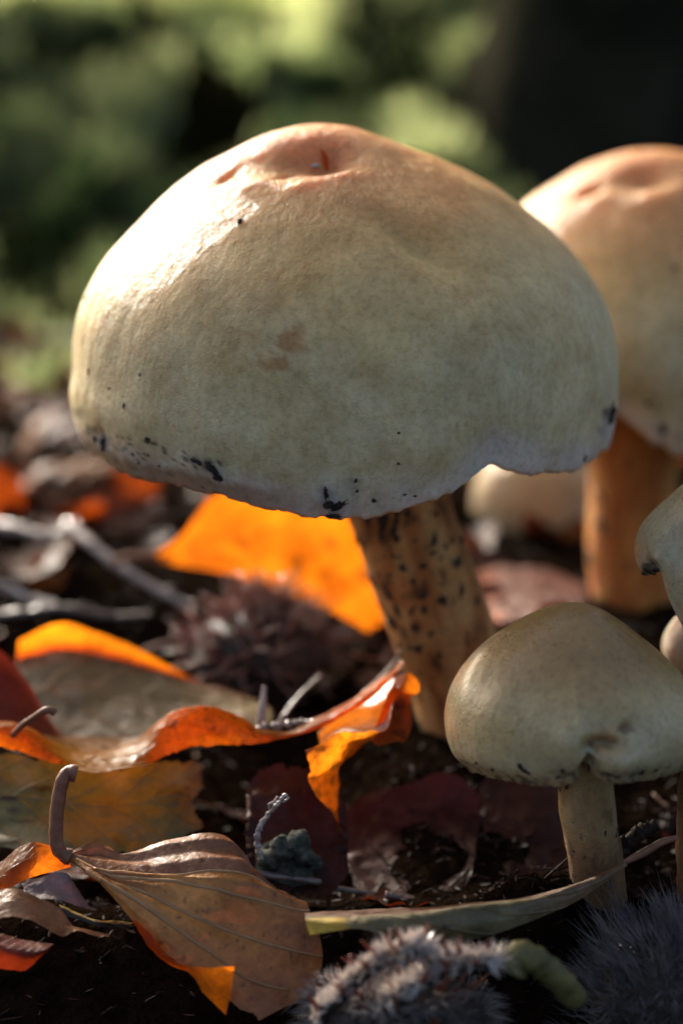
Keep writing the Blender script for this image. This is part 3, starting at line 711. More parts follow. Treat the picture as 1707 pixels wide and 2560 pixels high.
# big orange leaf glowing behind the slanting stem
ca = [[(388, 1386, 8.5), (387, 1391, 8.5), (386, 1396, 8.45), (385, 1402, 8.4)],
      [(455, 1338, 8.6), (452, 1364, 8.55), (450, 1392, 8.45), (448, 1415, 8.35)],
      [(545, 1232, 8.8), (560, 1310, 8.6), (575, 1375, 8.4), (585, 1440, 8.2)],
      [(715, 1200, 9.0), (730, 1310, 8.7), (745, 1400, 8.4), (760, 1500, 8.0)],
      [(850, 1230, 9.0), (862, 1330, 8.7), (876, 1430, 8.4), (885, 1560, 8.0)],
      [(935, 1340, 8.8), (940, 1420, 8.6), (950, 1500, 8.3), (958, 1610, 8.0)],
      [(1010, 1560, 8.4), (1005, 1580, 8.3), (1000, 1600, 8.1), (995, 1640, 7.9)]]
la = thing('fallen_leaf', base_of(ca))
def cola(v, u, w):
    c = mixc((0.50, 0.20, 0.025), (0.38, 0.14, 0.02), sst(-.3, .4, N(v, 1.2, 3)))
    if N(v, 2.6, 7) > 0.36 and w > 0.4: c = mixc(c, (0.12, 0.05, 0.02), 0.7)
    return c
leaf_patch('blade', ca, M_LEAF_O, la, 70, 40, 0.05, 0.02, cola, 1.0)
tube('petiole', [P(285, 1402, 8.2), P(330, 1392, 8.4), P(392, 1393, 8.5)], 0.1, M_PETIOLE, la)
tag(la, 'large bright orange backlit leaf standing behind the slanting speckled stem', 'leaf')

# olive brown cupped leaf with glowing orange far edge
cb = [[(48, 1600, 3.6), (42, 1650, 3.45), (40, 1700, 3.0), (60, 1780, 2.2), (80, 1870, 1.3)],
      [(150, 1556, 3.8), (155, 1625, 3.6), (165, 1680, 3.1), (190, 1760, 2.3), (210, 1850, 1.3)],
      [(255, 1585, 3.7), (265, 1642, 3.5), (290, 1690, 3.1), (320, 1765, 2.3), (340, 1840, 1.3)],
      [(345, 1622, 3.6), (365, 1668, 3.4), (420, 1710, 3.0), (450, 1770, 2.3), (470, 1830, 1.3)],
      [(470, 1690, 3.4), (520, 1710, 3.3), (570, 1745, 2.9), (600, 1780, 2.3), (600, 1825, 1.5)],
      [(600, 1740, 3.2), (640, 1750, 3.1), (670, 1770, 2.8), (680, 1790, 2.3), (670, 1825, 1.7)]]
lb = thing('fallen_leaf', base_of(cb))
leaf_patch('curled_edge', [[r[0], tuple((a + b) / 2 for a, b in zip(r[0], r[1])), r[1]] for r in cb[:5]], M_LEAF_O, lb, 50, 16, 0.02, 0.05, lambda v, u, w: mixc((0.62, 0.28, 0.03), (0.3, 0.06, 0.02), sst(0.45, 0.9, w)), 2.5)
leaf_patch('blade', [r[1:] for r in cb], M_LEAF_OL, lb, 60, 40, 0.05, 0.02, lambda v, u, w: mixc((0.20, 0.08, 0.03), (0.22, 0.17, 0.085), sst(0.0, 0.3, w)), 2.0)
tag(lb, 'cupped olive brown leaf with glowing orange far edge, left of the spiny husk', 'leaf')

# dark red leaf at the far left
cc = [[(-40, 1600, 1.5), (-30, 1700, 1.1), (-20, 1800, .5)], [(30, 1650, 1.6), (30, 1730, 1.1), (30, 1830, .4)], [(90, 1740, 1.4), (85, 1780, 1.0), (70, 1850, .3)], [(150, 1835, 1.0), (140, 1850, .8), (120, 1870, .3)], [(185, 1870, .6), (180, 1875, .5), (170, 1880, .3)]]
lc = thing('fallen_leaf', base_of(cc))
leaf_patch('blade', cc, M_LEAF_M, lc, 40, 24, 0.04, 0.03, lambda v, u, w: mixc((0.30, 0.07, 0.03), (0.12, 0.03, 0.015), sst(0.1, .3, w)), 3.0)  # brighter upper strip: thin sunlit edge painted into the leaf colour
tag(lc, 'dark red leaf with a straight slanting edge beside the cupped olive leaf', 'leaf')

# wavy orange leaf
q = lambda *a: Z3(*a)
cw = [[q(-60, 196, -0.9), q(-60, 186, -1.2), q(-60, 182, -1.4), q(-60, 225, -1.7), q(-60, 300, -1.8)],
      [q(60, 206, -0.9), q(60, 198, -1.2), q(60, 195, -1.4), q(50, 235, -1.7), q(40, 320, -1.8)],
      [q(150, 240, -0.6), q(150, 232, -1.1), q(150, 225, -1.4), q(140, 262, -1.7), q(120, 340, -1.8)],
      [q(255, 258, 0.6), q(255, 275, -.4), q(250, 300, -1.4), q(245, 330, -1.9), q(240, 380, -2.0)],
      [q(330, 260, 1.0), q(330, 283, 0.0), q(325, 340, -1.4), q(320, 368, -1.9), q(320, 395, -2.1)],
      [q(420, 260, 1.0), q(420, 285, 0.0), q(425, 340, -1.3), q(430, 390, -2.0), q(435, 425, -2.4)],
      [q(540, 258, 1.0), q(540, 282, 0.0), q(540, 325, -1.3), q(545, 370, -2.0), q(550, 408, -2.4)],
      [q(640, 252, 0.2), q(640, 258, -.6), q(645, 275, -1.4), q(655, 320, -1.9), q(665, 385, -2.2)],
      [q(740, 190, -.8), q(740, 180, -1.2), q(745, 175, -1.4), q(755, 240, -1.7), q(765, 350, -1.9)],
      [q(860, 142, -.9), q(860, 131, -1.2), q(860, 127, -1.4), q(855, 200, -1.7), q(850, 318, -1.8)],
      [q(980, 145, -.9), q(980, 134, -1.2), q(980, 130, -1.4), q(980, 200, -1.7), q(975, 305, -1.8)],
      [q(1090, 180, -.9), q(1090, 170, -1.2), q(1090, 165, -1.4), q(1085, 215, -1.7), q(1080, 300, -1.8)],
      [q(1190, 232, -.6), q(1190, 225, -1.1), q(1190, 222, -1.4), q(1190, 245, -1.7), q(1190, 290, -1.8)],
      [q(1310, 235, -.3), q(1310, 235, -.9), q(1310, 238, -1.4), q(1310, 248, -1.7), q(1310, 265, -1.8)],
      [q(1430, 180, 0.0), q(1430, 182, -.6), q(1430, 185, -1.2), q(1430, 205, -1.6), q(1430, 232, -1.7)],
      [q(1560, 115, 0.4), q(1560, 118, -.1), q(1560, 125, -1.0), q(1560, 140, -1.4), q(1560, 165, -1.5)],
      [P(930, 1715, .2), P(930, 1718, -.2), P(930, 1722, -.8), P(930, 1730, -1.1), P(930, 1745, -1.2)],
      [P(1005, 1650, .2), P(1006, 1653, .1), P(1007, 1656, 0), P(1008, 1660, -.1), P(1009, 1664, -.2)]]
lw = thing('fallen_leaf', base_of(cw))
def colw(v, u, w):
    c = mixc((0.66, 0.33, 0.03), (0.56, 0.25, 0.03), sst(0, 0.5, N(v, 1.0, 4)))
    if N(v, 6.5, 7) > 0.47: c = mixc(c, (0.12, 0.05, 0.02), 0.6)
    c = mixc(c, (0.45, 0.26, 0.16), 0.7 * (1 - sst(0.25, 0.4, w)))
    return mixc(c, (0.34, 0.09, 0.02), 0.6 * sst(0.88, 1.0, w) * sst(.45, .55, u))
o, W = leaf_patch('blade', cw, M_LEAF_O, lw, 220, 48, 0.03, 0.05, colw, 4.0, rfreq=2.2)
tube('petiole', [Z3(60, 250, -1.7), Z3(105, 205, -2.0), Z3(150, 175, -2.2), Z3(200, 142, -2.4), Z3(232, 138, -2.4), Z3(252, 152, -2.4)], lambda t: 0.055 + .015 * t, M_PETIOLE, lw)
tag(lw, 'long wavy orange leaf glowing in the sun above the olive leaf', 'leaf')

# torn orange leaf with dangling tip
lt = thing('fallen_leaf', P(900, 1900, -2.2))
Z6 = lambda x, y, d: P(600 + x * .3508, 1650 + y * .3508, d)
q = Z6
cs = [[q(560, 520, -.4), q(565, 570, -1.2), q(570, 615, -2.0)], [q(660, 410, .0), q(690, 470, -1.0), q(700, 520, -2.1)], [q(790, 340, .3), q(830, 420, -.8), q(850, 510, -2.0)], [q(910, 270, .5), q(960, 360, -.6), q(990, 515, -1.95)], [q(1000, 190, .6), q(1050, 290, -.5), q(1050, 480, -1.9)], [q(1090, 120, .7), q(1120, 200, -.3), q(1075, 350, -1.7)]]
leaf_patch('blade', cs, M_LEAF_SHEEN, lt, 50, 30, 0.035, 0.06, lambda v, u, w: mixc((0.66, 0.56, 0.50), (0.5, 0.3, 0.18), sst(.1, .5, N(v, 4, 2))), 5.0, rfreq=4)
co = [[q(1110, 110, -.6), q(1050, 230, -.9), q(1000, 380, -1.4), q(930, 560, -1.9)], [q(1200, 85, -.7), q(1130, 250, -1.0), q(1080, 420, -1.4), q(980, 615, -1.8)], [q(1270, 150, -.8), q(1190, 270, -1.0), q(1150, 430, -1.4), q(1100, 590, -1.7)], [q(1280, 225, -.9), q(1205, 290, -1.0), q(1225, 470, -1.3), q(1160, 590, -1.6)]]
leaf_patch('curled_back', co, M_LEAF_O, lt, 40, 40, 0.05, 0.03, lambda v, u, w: mixc((0.50, 0.21, 0.03), (0.2, 0.08, .02), 0.8 * sst(.3, .45, N(v, 3, 4))), 6.0)
cd = [[q(1000, 512, -2.0), q(900, 515, -2.2), q(700, 515, -2.4), q(590, 590, -2.5), q(465, 645, -2.5)],
      [q(930, 570, -1.9), q(850, 590, -2.1), q(740, 610, -2.4), q(630, 650, -2.6), q(475, 690, -2.6)],
      [q(840, 640, -1.8), q(800, 660, -2.0), q(730, 690, -2.4), q(630, 720, -2.6), q(500, 790, -2.7)],
      [q(720, 750, -1.8), q(705, 760, -2.0), q(680, 780, -2.3), q(600, 810, -2.6), q(484, 850, -2.7)],
      [q(700, 880, -1.9), q(695, 890, -2.0), q(670, 900, -2.3), q(610, 920, -2.5), q(545, 975, -2.6)],
      [q(695, 1000, -2.1), q(690, 1010, -2.1), q(680, 1030, -2.3), q(660, 1050, -2.4), q(625, 1055, -2.5)],
      [q(700, 1130, -2.3), q(698, 1130, -2.3), q(694, 1135, -2.3), q(688, 1140, -2.4), q(680, 1130, -2.4)],
      [q(722, 1245, -2.4), q(721, 1246, -2.4), q(720, 1247, -2.4), q(719, 1248, -2.4), q(718, 1250, -2.4)]]
def cold(v, u, w):
    c = mixc((0.50, 0.20, 0.03), (0.22, 0.11, 0.03), sst(0.0, 0.35, N(v, 4.5, 6) + 0.4 * N(v, 11, 2)))
    return mixc(c, (0.10, 0.035, 0.015), 0.75 * (1 - sst(0.1, 0.35, w)) * sst(.35, .5, u))
leaf_patch('dangling_tip', cd, M_LEAF_O, lt, 70, 40, 0.05, 0.03, cold, 7.0, rfreq=3)
tag(lt, 'torn curled orange leaf with white sheen painted on top and dangling pointed tip', 'leaf')

# olive leaf with black spots
q = Z3
cl = [[q(-60, 300, -1.0), q(-60, 450, -1.3), q(-60, 600, -1.8), q(-60, 790, -2.6)], [q(240, 360, -1.0), q(240, 480, -1.4), q(240, 620, -1.9), q(250, 800, -2.7)], [q(500, 400, -1.0), q(500, 520, -1.4), q(500, 640, -1.9), q(520, 800, -2.6)], [q(720, 370, -1.0), q(730, 480, -1.3), q(740, 600, -1.8), q(760, 760, -2.4)], [q(930, 340, -1.0), q(937, 470, -1.2), q(890, 570, -1.6), q(960, 690, -2.0)]]
ll = thing('fallen_leaf', base_of(cl))
def coll(v, u, w):
    px, py = proj(v); x, y = px / .5485, (py - 1700) / .5485
    c = mixc((0.15, 0.125, 0.04), (0.11, 0.135, 0.05), sst(-0.3, 0.3, N(v, 0.8, 9) + (w - .45)))
    c = mixc(c, (0.25, 0.24, 0.13), 0.7 * sst(0.1, 0.5, N(v, 1.2, 5)))
    for (a, b, ra, rb) in [(40, 540, 60, 16), (60, 595, 32, 16), (195, 495, 40, 14), (100, 645, 70, 6), (855, 495, 18, 14)]:
        d = math.hypot((x - a) / ra, (y - b) / rb) + 0.3 * N(v, 5, 1); c = mixc(c, (0.012, 0.01, 0.006), 0.95 * (1 - sst(0.7, 1.1, d)))
    return mixc(c, (0.17, 0.09, 0.03), 0.7 * sst(.8, .95, u))
o, W = leaf_patch('blade', cl, M_LEAF_OL, ll, 60, 50, 0.06, 0.08, coll, 8.0, rnd_c=0.15)
tag(ll, 'dull olive leaf with black spots hanging below the wavy orange leaf', 'leaf')

# large brown leaf with fanned veins in front
ce = [[q(300, 792, -4.6), q(304, 796, -4.6), q(308, 800, -4.7), q(312, 803, -4.7), q(316, 806, -4.7), q(312, 808, -4.7), q(306, 808, -4.7)],
      [q(440, 735, -4.2), q(446, 800, -4.4), q(450, 868, -4.9), q(470, 886, -5.0), q(470, 905, -5.1), q(445, 905, -5.2), q(420, 892, -5.2)],
      [q(560, 792, -4.1), q(575, 830, -4.4), q(600, 880, -4.9), q(640, 905, -5.1), q(635, 960, -5.3), q(590, 985, -5.5), q(530, 1010, -5.5)],
      [q(760, 725, -4.0), q(770, 800, -4.4), q(775, 893, -4.9), q(830, 925, -5.1), q(800, 1040, -5.5), q(720, 1075, -5.7), q(610, 1110, -5.7)],
      [q(970, 698, -4.0), q(965, 780, -4.4), q(960, 872, -4.9), q(1010, 962, -5.2), q(960, 1108, -5.6), q(840, 1160, -5.9), q(690, 1215, -6.0)],
      [q(1085, 760, -4.1), q(1090, 810, -4.4), q(1130, 885, -4.9), q(1190, 1005, -5.2), q(1140, 1180, -5.7), q(980, 1260, -6.0), q(810, 1295, -6.2)],
      [q(1190, 955, -4.5), q(1225, 958, -4.6), q(1260, 970, -4.9), q(1330, 1045, -5.3), q(1300, 1228, -5.8), q(1150, 1380, -6.2), q(1010, 1450, -6.4)],
      [q(1275, 968, -4.6), q(1320, 985, -4.7), q(1365, 1020, -4.9), q(1412, 1055, -5.3), q(1470, 1262, -5.8), q(1400, 1430, -6.3), q(1180, 1552, -6.6)]]
le = thing('fallen_leaf', base_of(ce))
def cole(v, u, w):
    c = mixc((0.40, 0.18, 0.05), (0.54, 0.26, 0.08), sst(-.3, .3, N(v, 1.0, 3)))
    c = mixc(c, (0.26, 0.115, 0.05), 0.7 * sst(0.6, 0.95, u))
    if w < 0.33: c = mixc(c, (0.20, 0.10, 0.07), 0.8)
    if N(v, 9, 4) > 0.52: c = mixc(c, (0.05, 0.03, 0.02), .6)
    return c
o, W = leaf_patch('blade', ce, M_LEAF_B, le, 110, 73, 0.03, 0.02, cole, 9.0, pleat=-0.07)
nv = 73
for k, (i0, i1) in {2: (4, 96), 3: (4, 109), 4: (4, 109), 5: (10, 104)}.items():
    j = k * 12
    pv = [W[i * nv + j] for i in range(i0, i1, 8)] + [W[i1 * nv + j]]
    tube('vein', pv, lambda t: 0.05 * (1 - t * .65), M_VEIN, o, 60, 6)
tube('petiole', [q(318, 808, -4.7), q(285, 790, -4.7), q(262, 760, -4.7), q(258, 650, -4.6), q(270, 530, -4.5), q(288, 455, -4.45), q(315, 422, -4.4), q(350, 428, -4.4)], lambda t: 0.12 + 0.03 * (1 - sst(0, .15, t)) + .03 * sst(.85, .95, t), M_PETIOLE, le, 60, 14, 0.1)
ck = [[q(600, 1085, -5.9), q(605, 1100, -5.9), q(610, 1110, -5.8)], [q(680, 1150, -6.1), q(670, 1190, -6.15), q(665, 1200, -6.0)], [q(770, 1262, -6.35), q(770, 1280, -6.35), q(765, 1290, -6.2)], [q(850, 1300, -6.5), q(865, 1320, -6.5), q(880, 1345, -6.4)], [q(960, 1308, -6.75), q(945, 1370, -6.7), q(930, 1430, -6.6)], [q(1068, 1305, -6.9), q(1055, 1400, -6.85), q(1030, 1530, -6.75)]]
leaf_patch('curled_margin', ck, M_LEAF_O, le, 50, 20, 0.03, 0.02, lambda v, u, w: mixc((0.34, 0.08, 0.02), (0.50, 0.20, 0.03), sst(.5, .8, u)), 10.0)
cf = [[q(-60, 890, -4.6), q(-60, 950, -4.9), q(-60, 1010, -5.0)], [q(20, 815, -4.5), q(20, 880, -4.9), q(10, 985, -5.1)], [q(90, 760, -4.5), q(95, 830, -4.9), q(90, 925, -5.1)], [q(160, 738, -4.5), q(170, 810, -4.8), q(180, 890, -5.0)], [q(245, 760, -4.6), q(255, 815, -4.7), q(265, 868, -4.8)], [q(312, 800, -4.7), q(318, 825, -4.7), q(325, 852, -4.7)]]
leaf_patch('orange_half', cf, M_LEAF_O, le, 50, 30, 0.03, 0.02, lambda v, u, w: mixc((0.46, 0.17, 0.03), (0.32, 0.09, .02), sst(.6, 1, u)), 11.0)
tag(le, 'large brown leaf with fanned veins, shiny folded edge and upright hooked stalk', 'leaf')

# lower left leaves
cg = [[q(-60, 970, -5.6), q(-60, 1020, -5.9), q(-60, 1095, -6.2)], [q(60, 945, -5.6), q(60, 1010, -5.9), q(60, 1085, -6.2)], [q(150, 975, -5.6), q(150, 1040, -5.9), q(150, 1105, -6.2)], [q(270, 1035, -5.5), q(270, 1110, -5.8), q(280, 1170, -6.1)], [q(330, 1120, -5.6), q(340, 1130, -5.7), q(350, 1150, -5.9)], [q(420, 1140, -5.6), q(420, 1148, -5.7), q(430, 1162, -5.8)], [q(500, 1158, -5.6), q(500, 1160, -5.6), q(500, 1164, -5.7)]]
lg = thing('fallen_leaf', base_of(cg))
leaf_patch('blade', cg, M_LEAF_B, lg, 50, 30, 0.05, 0.03, lambda v, u, w: (0.26, 0.14, 0.075), 12.0)
tag(lg, 'grainy brown leaf tip lying under the orange half of the veined leaf', 'leaf')
ch = [[q(270, 1025, -5.3), q(275, 1040, -5.4), q(285, 1070, -5.5)], [q(350, 1055, -5.3), q(350, 1068, -5.45), q(355, 1090, -5.5)], [q(430, 1085, -5.3), q(430, 1095, -5.45), q(430, 1115, -5.5)], [q(520, 1095, -5.2), q(520, 1110, -5.3), q(510, 1130, -5.4)], [q(605, 1105, -5.1), q(600, 1115, -5.2), q(590, 1135, -5.3)]]
lh = thing('fallen_leaf', base_of(ch))
leaf_patch('blade', ch, M_LEAF_OL, lh, 40, 16, 0.03, 0.03, lambda v, u, w: mixc((0.34, 0.27, 0.06), (0.03, 0.025, 0.015), sst(0.15, 0.4, w)), 13.0)
tag(lh, 'narrow dark leaf sliver with thin yellow edge beside the grainy brown tip', 'leaf')
ci = [[q(100, 930, -5.0), q(120, 960, -5.2), q(160, 1000, -5.4)], [q(200, 890, -4.9), q(220, 950, -5.15), q(250, 1000, -5.4)], [q(290, 875, -4.9), q(320, 950, -5.1), q(350, 1030, -5.3)], [q(340, 920, -4.9), q(380, 990, -5.1), q(420, 1050, -5.2)]]
li = thing('fallen_leaf', base_of(ci))
leaf_patch('blade', ci, M_LEAF_M, li, 30, 24, 0.04, 0.02, lambda v, u, w: (0.19, 0.16, 0.17), 14.0)
tag(li, 'small greyish leaf scrap under the stalk of the veined brown leaf', 'leaf')
cj = [[q(-60, 1140, -6.2), q(-60, 1220, -6.5), q(-60, 1310, -6.4)], [q(40, 1165, -6.2), q(40, 1240, -6.6), q(40, 1325, -6.5)], [q(130, 1188, -6.2), q(130, 1250, -6.6), q(115, 1328, -6.5)], [q(200, 1198, -6.2), q(200, 1235, -6.5), q(185, 1265, -6.4)], [q(242, 1202, -6.2), q(238, 1210, -6.3), q(232, 1222, -6.3)]]
lj = thing('fallen_leaf', base_of(cj))
leaf_patch('blade', cj, M_LEAF_D, lj, 40, 24, 0.03, 0.02, lambda v, u, w: (0.16, 0.045, 0.03), 15.0)
tag(lj, 'dark red curled leaf with pale rolled rim below the grainy brown tip', 'leaf')

# dark maroon leaves in the shade
q = Z4
cm = [[q(150, 470, -0.4), q(165, 620, -1.2), q(190, 760, -2.0), q(230, 920, -3.2)], [q(380, 435, -.4), q(380, 600, -1.0), q(390, 740, -1.9), q(400, 920, -3.2)], [q(560, 375, -.4), q(565, 560, -.9), q(570, 720, -1.8), q(560, 920, -3.2)], [q(690, 350, -.4), q(742, 510, -.8), q(725, 690, -1.8), q(700, 920, -3.2)]]
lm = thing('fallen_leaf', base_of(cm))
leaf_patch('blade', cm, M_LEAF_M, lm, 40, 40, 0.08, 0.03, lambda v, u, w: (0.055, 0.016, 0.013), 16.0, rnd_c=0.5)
tag(lm, 'dark maroon leaf standing in shade between torn leaf and small mushroom stem', 'leaf')
cn = [[q(690, 360, .2), q(740, 560, -.8), q(740, 760, -2.0), q(720, 960, -3.4)], [q(850, 360, .3), q(870, 560, -.8), q(880, 760, -2.0), q(880, 940, -3.4)], [q(1000, 380, .2), q(1010, 560, -.9), q(1020, 760, -2.0), q(1020, 900, -3.2)], [q(1180, 420, 0), q(1180, 580, -1.0), q(1170, 760, -2.1), q(1160, 880, -3.1)]]
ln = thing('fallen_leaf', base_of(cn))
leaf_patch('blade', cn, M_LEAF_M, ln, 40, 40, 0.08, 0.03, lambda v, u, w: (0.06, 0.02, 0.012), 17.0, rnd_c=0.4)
tag(ln, 'dark reddish brown leaf behind the stem of the small olive cream mushroom', 'leaf')
ct = [[q(-230, 330, -1.4), q(-230, 500, -2.0), q(-230, 700, -2.9), q(-200, 860, -3.8)], [q(-80, 330, -1.4), q(-80, 500, -2.0), q(-90, 720, -2.9), q(-80, 890, -3.8)], [q(60, 360, -1.3), q(60, 520, -1.9), q(40, 720, -2.8), q(60, 900, -3.7)], [q(190, 420, -1.2), q(200, 560, -1.8), q(210, 740, -2.7), q(230, 890, -3.5)]]
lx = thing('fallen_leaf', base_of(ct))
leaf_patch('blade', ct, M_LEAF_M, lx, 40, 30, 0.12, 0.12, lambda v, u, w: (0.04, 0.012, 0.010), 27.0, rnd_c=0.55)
tag(lx, 'deep maroon leaf in shade under the wavy orange leaf beside the olive one', 'leaf')

# long narrow boat-shaped leaf
cz = [[q(20, 955, -6.0), q(20, 965, -6.3), q(22, 975, -6.5), q(25, 1000, -6.6), q(40, 1045, -6.7)],
      [q(130, 945, -5.7), q(130, 958, -6.1), q(132, 972, -6.5), q(135, 990, -6.7), q(140, 1030, -6.8)],
      [q(230, 940, -5.6), q(230, 955, -6.1), q(235, 972, -6.5), q(235, 995, -6.7), q(240, 1018, -6.8)],
      [q(340, 935, -5.6), q(340, 955, -6.1), q(345, 968, -6.5), q(345, 1005, -6.7), q(345, 1045, -6.8)],
      [q(500, 930, -5.6), q(500, 945, -6.0), q(505, 955, -6.5), q(505, 1010, -6.7), q(505, 1062, -6.7)],
      [q(660, 915, -5.5), q(660, 925, -6.0), q(665, 932, -6.4), q(665, 1000, -6.6), q(665, 1068, -6.6)],
      [q(820, 900, -5.4), q(820, 908, -5.8), q(822, 916, -6.2), q(825, 975, -6.4), q(825, 1030, -6.4)],
      [q(960, 880, -5.2), q(960, 885, -5.6), q(965, 893, -6.0), q(968, 935, -6.1), q(970, 978, -6.1)],
      [q(1100, 842, -5.0), q(1100, 845, -5.3), q(1103, 850, -5.6), q(1108, 885, -5.7), q(1112, 918, -5.7)],
      [q(1230, 790, -5.0), q(1230, 792, -5.1), q(1233, 796, -5.3), q(1238, 810, -5.4), q(1245, 830, -5.4)],
      [q(1330, 745, -5.0), q(1330, 746, -5.1), q(1332, 749, -5.2), q(1335, 754, -5.2), q(1338, 760, -5.2)]]
lz = thing('fallen_leaf', base_of(cz))
def colz(v, u, w):
    c = mixc((0.11, 0.105, 0.055), (0.15, 0.14, 0.075), sst(-.3, .3, N(v, 2, 3)))
    if w > 0.52: c = mixc(c, (0.52, 0.36, 0.04), 0.85 * (1 - sst(0.12, 0.19, u + .02 * N(v, 3, 1))))
    c = mixc(c, (0.11, 0.05, 0.03), 0.85 * (1 - sst(0.36, 0.48, w)))
    c = mixc(c, (0.20, 0.11, 0.07), 0.6 * sst(0.55, 0.85, u))
    px, py = proj(v); d = math.hypot((px - 1112) / 8, (py - 2317) / 6); return mixc(c, (0.015, .012, .01), 1 - sst(.7, 1.1, d))
leaf_patch('blade', cz, M_LEAF_OL, lz, 120, 40, 0.015, 0.012, colz, 18.0)
tube('petiole', [q(1325, 748, -5.1), q(1370, 725, -5.1), q(1420, 700, -5.1), q(1480, 665, -5.1), q(1542, 646, -5.1)], lambda t: 0.045 + .025 * math.sin(t * 3.1), M_PETIOLE, lz)
tag(lz, 'long boat-shaped olive leaf with yellow end and thin upturned stalk', 'leaf')

# pinkish leaves lying sunlit between the two stems
cp = [[P(1190, 1425, 11.0), P(1190, 1480, 9.0), P(1210, 1550, 6.5)], [P(1260, 1415, 11.0), P(1265, 1470, 9.0), P(1290, 1550, 6.3)], [P(1370, 1425, 11.2), P(1380, 1480, 9.0), P(1400, 1550, 6.3)], [P(1460, 1460, 11.0), P(1460, 1500, 9.0), P(1470, 1550, 6.6)]]
lp = thing('fallen_leaf', base_of(cp))
leaf_patch('blade', cp, M_LEAF_D, lp, 40, 30, 0.1, 0.03, lambda v, u, w: mixc((0.40, 0.11, 0.04), (0.30, 0.17, 0.15), sst(.1, .35, u)), 19.0)
tag(lp, 'pinkish brown sunlit leaf lying on the ground between the two big stems', 'leaf')

# ------------------------------------------------------------------ twigs and sprigs
def twig(pts, r, label, mat=M_TWIG, rough=0.3, off=0, name='twig', group=None, knots=True):
    lo = min(pts, key=lambda v: v.z)
    t = thing(name, lo)
    tube('stick', pts, (lambda u: r * (1 - 0.35 * u)), mat, t, 50, 12, rough, off)
    rs = random.Random(int(off * 10) + 3)
    if knots:
        for k in range(3):
            u = rs.uniform(0.15, 0.9); p = spline(pts, u)
            d = Vector((rs.uniform(-1, 1), rs.uniform(-1, 0.2), rs.uniform(0.2, 1))).normalized()
            tube('bud', [p, p + d * r * 1.2, p + d * r * 2.2], lambda u: r * 0.55 * (1 - 0.7 * u), mat, t, 8, 8, 0.2, off + k)
    tag(t, label, name.replace('_', ' '), group); return t
twig([P(-60, 1300, 12), P(60, 1325, 11), P(130, 1340, 10.5), P(200, 1305, 10.5)], 0.14, 'pale sunlit twig lying level on the litter behind the left cap edge', M_PALETWIG, 0.4, 1)
twig([P(170, 1310, 10.5), P(240, 1370, 9.5), P(320, 1430, 8.8), P(480, 1520, 8)], 0.13, 'grey sunlit twig slanting down towards the spiny husk', M_PALETWIG, 0.3, 2)
twig([P(-60, 1545, 7.5), P(60, 1530, 7.2), P(160, 1520, 7), P(280, 1540, 7), P(380, 1535, 7)], 0.10, 'knobbly grey twig lying behind the cupped olive leaf', M_TWIG, 0.5, 3)
twig([P(-60, 1440, 9), P(20, 1470, 8.8), P(80, 1500, 8.5), P(140, 1510, 8.2)], 0.11, 'short pale twig lying between the level twig and the knobbly one', M_PALETWIG, 0.3, 4)
twig([Z3(1130, 878, -3.5), Z3(1300, 900, -3.4), Z3(1450, 920, -3.3), Z4(0, 825, -3.2), Z4(150, 855, -3.1), Z4(290, 875, -3.0)], 0.075, 'thin reddish brown twig lying behind the veined brown leaf', M_TWIG, 0.2, 5, knots=False)
twig([Z4(350, 880, -3.0), Z4(420, 895, -3.0), Z4(500, 912, -3.0)], 0.07, 'short red twig end behind the boat-shaped leaf', M_TWIG, 0.2, 6, knots=False)
twig([Z4(1230, 740, -3.6), Z4(1310, 690, -3.7), Z4(1390, 625, -3.8), Z4(1465, 592, -3.8)], 0.16, 'dark wet twig stub beside the small mushroom stem base', M_HUSK, 0.5, 7)
twig([P(905, 1740, 0.6), P(950, 1700, 0.7), P(985, 1660, 0.9), P(1005, 1625, 1.0)], 0.06, 'thin reddish stalk leaning on the base of the slanting stem', M_PETIOLE, 0.1, 8, knots=False)
twig([P(700, 1810, 1.0), P(740, 1750, 1.6), P(800, 1690, 2.2)], 0.05, 'faint thin brown stalk rising beside the spiny husk', M_TWIG, 0.1, 9, knots=False)
# little lichen-crusted sprig
lt2 = thing('lichen_sprig', Z3(1190, 815, -3.6))
pts = [Z3(1190, 815, -3.6), Z3(1172, 740, -3.6), Z3(1185, 670, -3.6), Z3(1225, 610, -3.6), Z3(1270, 560, -3.7), Z3(1305, 520, -3.7)]
tube('stick', pts, lambda t: 0.055 - .02 * t, M_PALETWIG, lt2, 60, 10, 0.9, 3)
tube('side_shoot', [Z3(1235, 600, -3.6), Z3(1225, 568, -3.6), Z3(1250, 555, -3.6), Z3(1265, 530, -3.6)], 0.022, M_PALETWIG, lt2, 20, 8, 0.5, 2)
tube('side_shoot', [Z3(1275, 555, -3.7), Z3(1300, 550, -3.7), Z3(1318, 535, -3.7)], 0.022, M_PALETWIG, lt2, 20, 8, 0.5, 4)
tag(lt2, 'tiny pale crusted sprig rising in front of the maroon leaf', 'sprig')
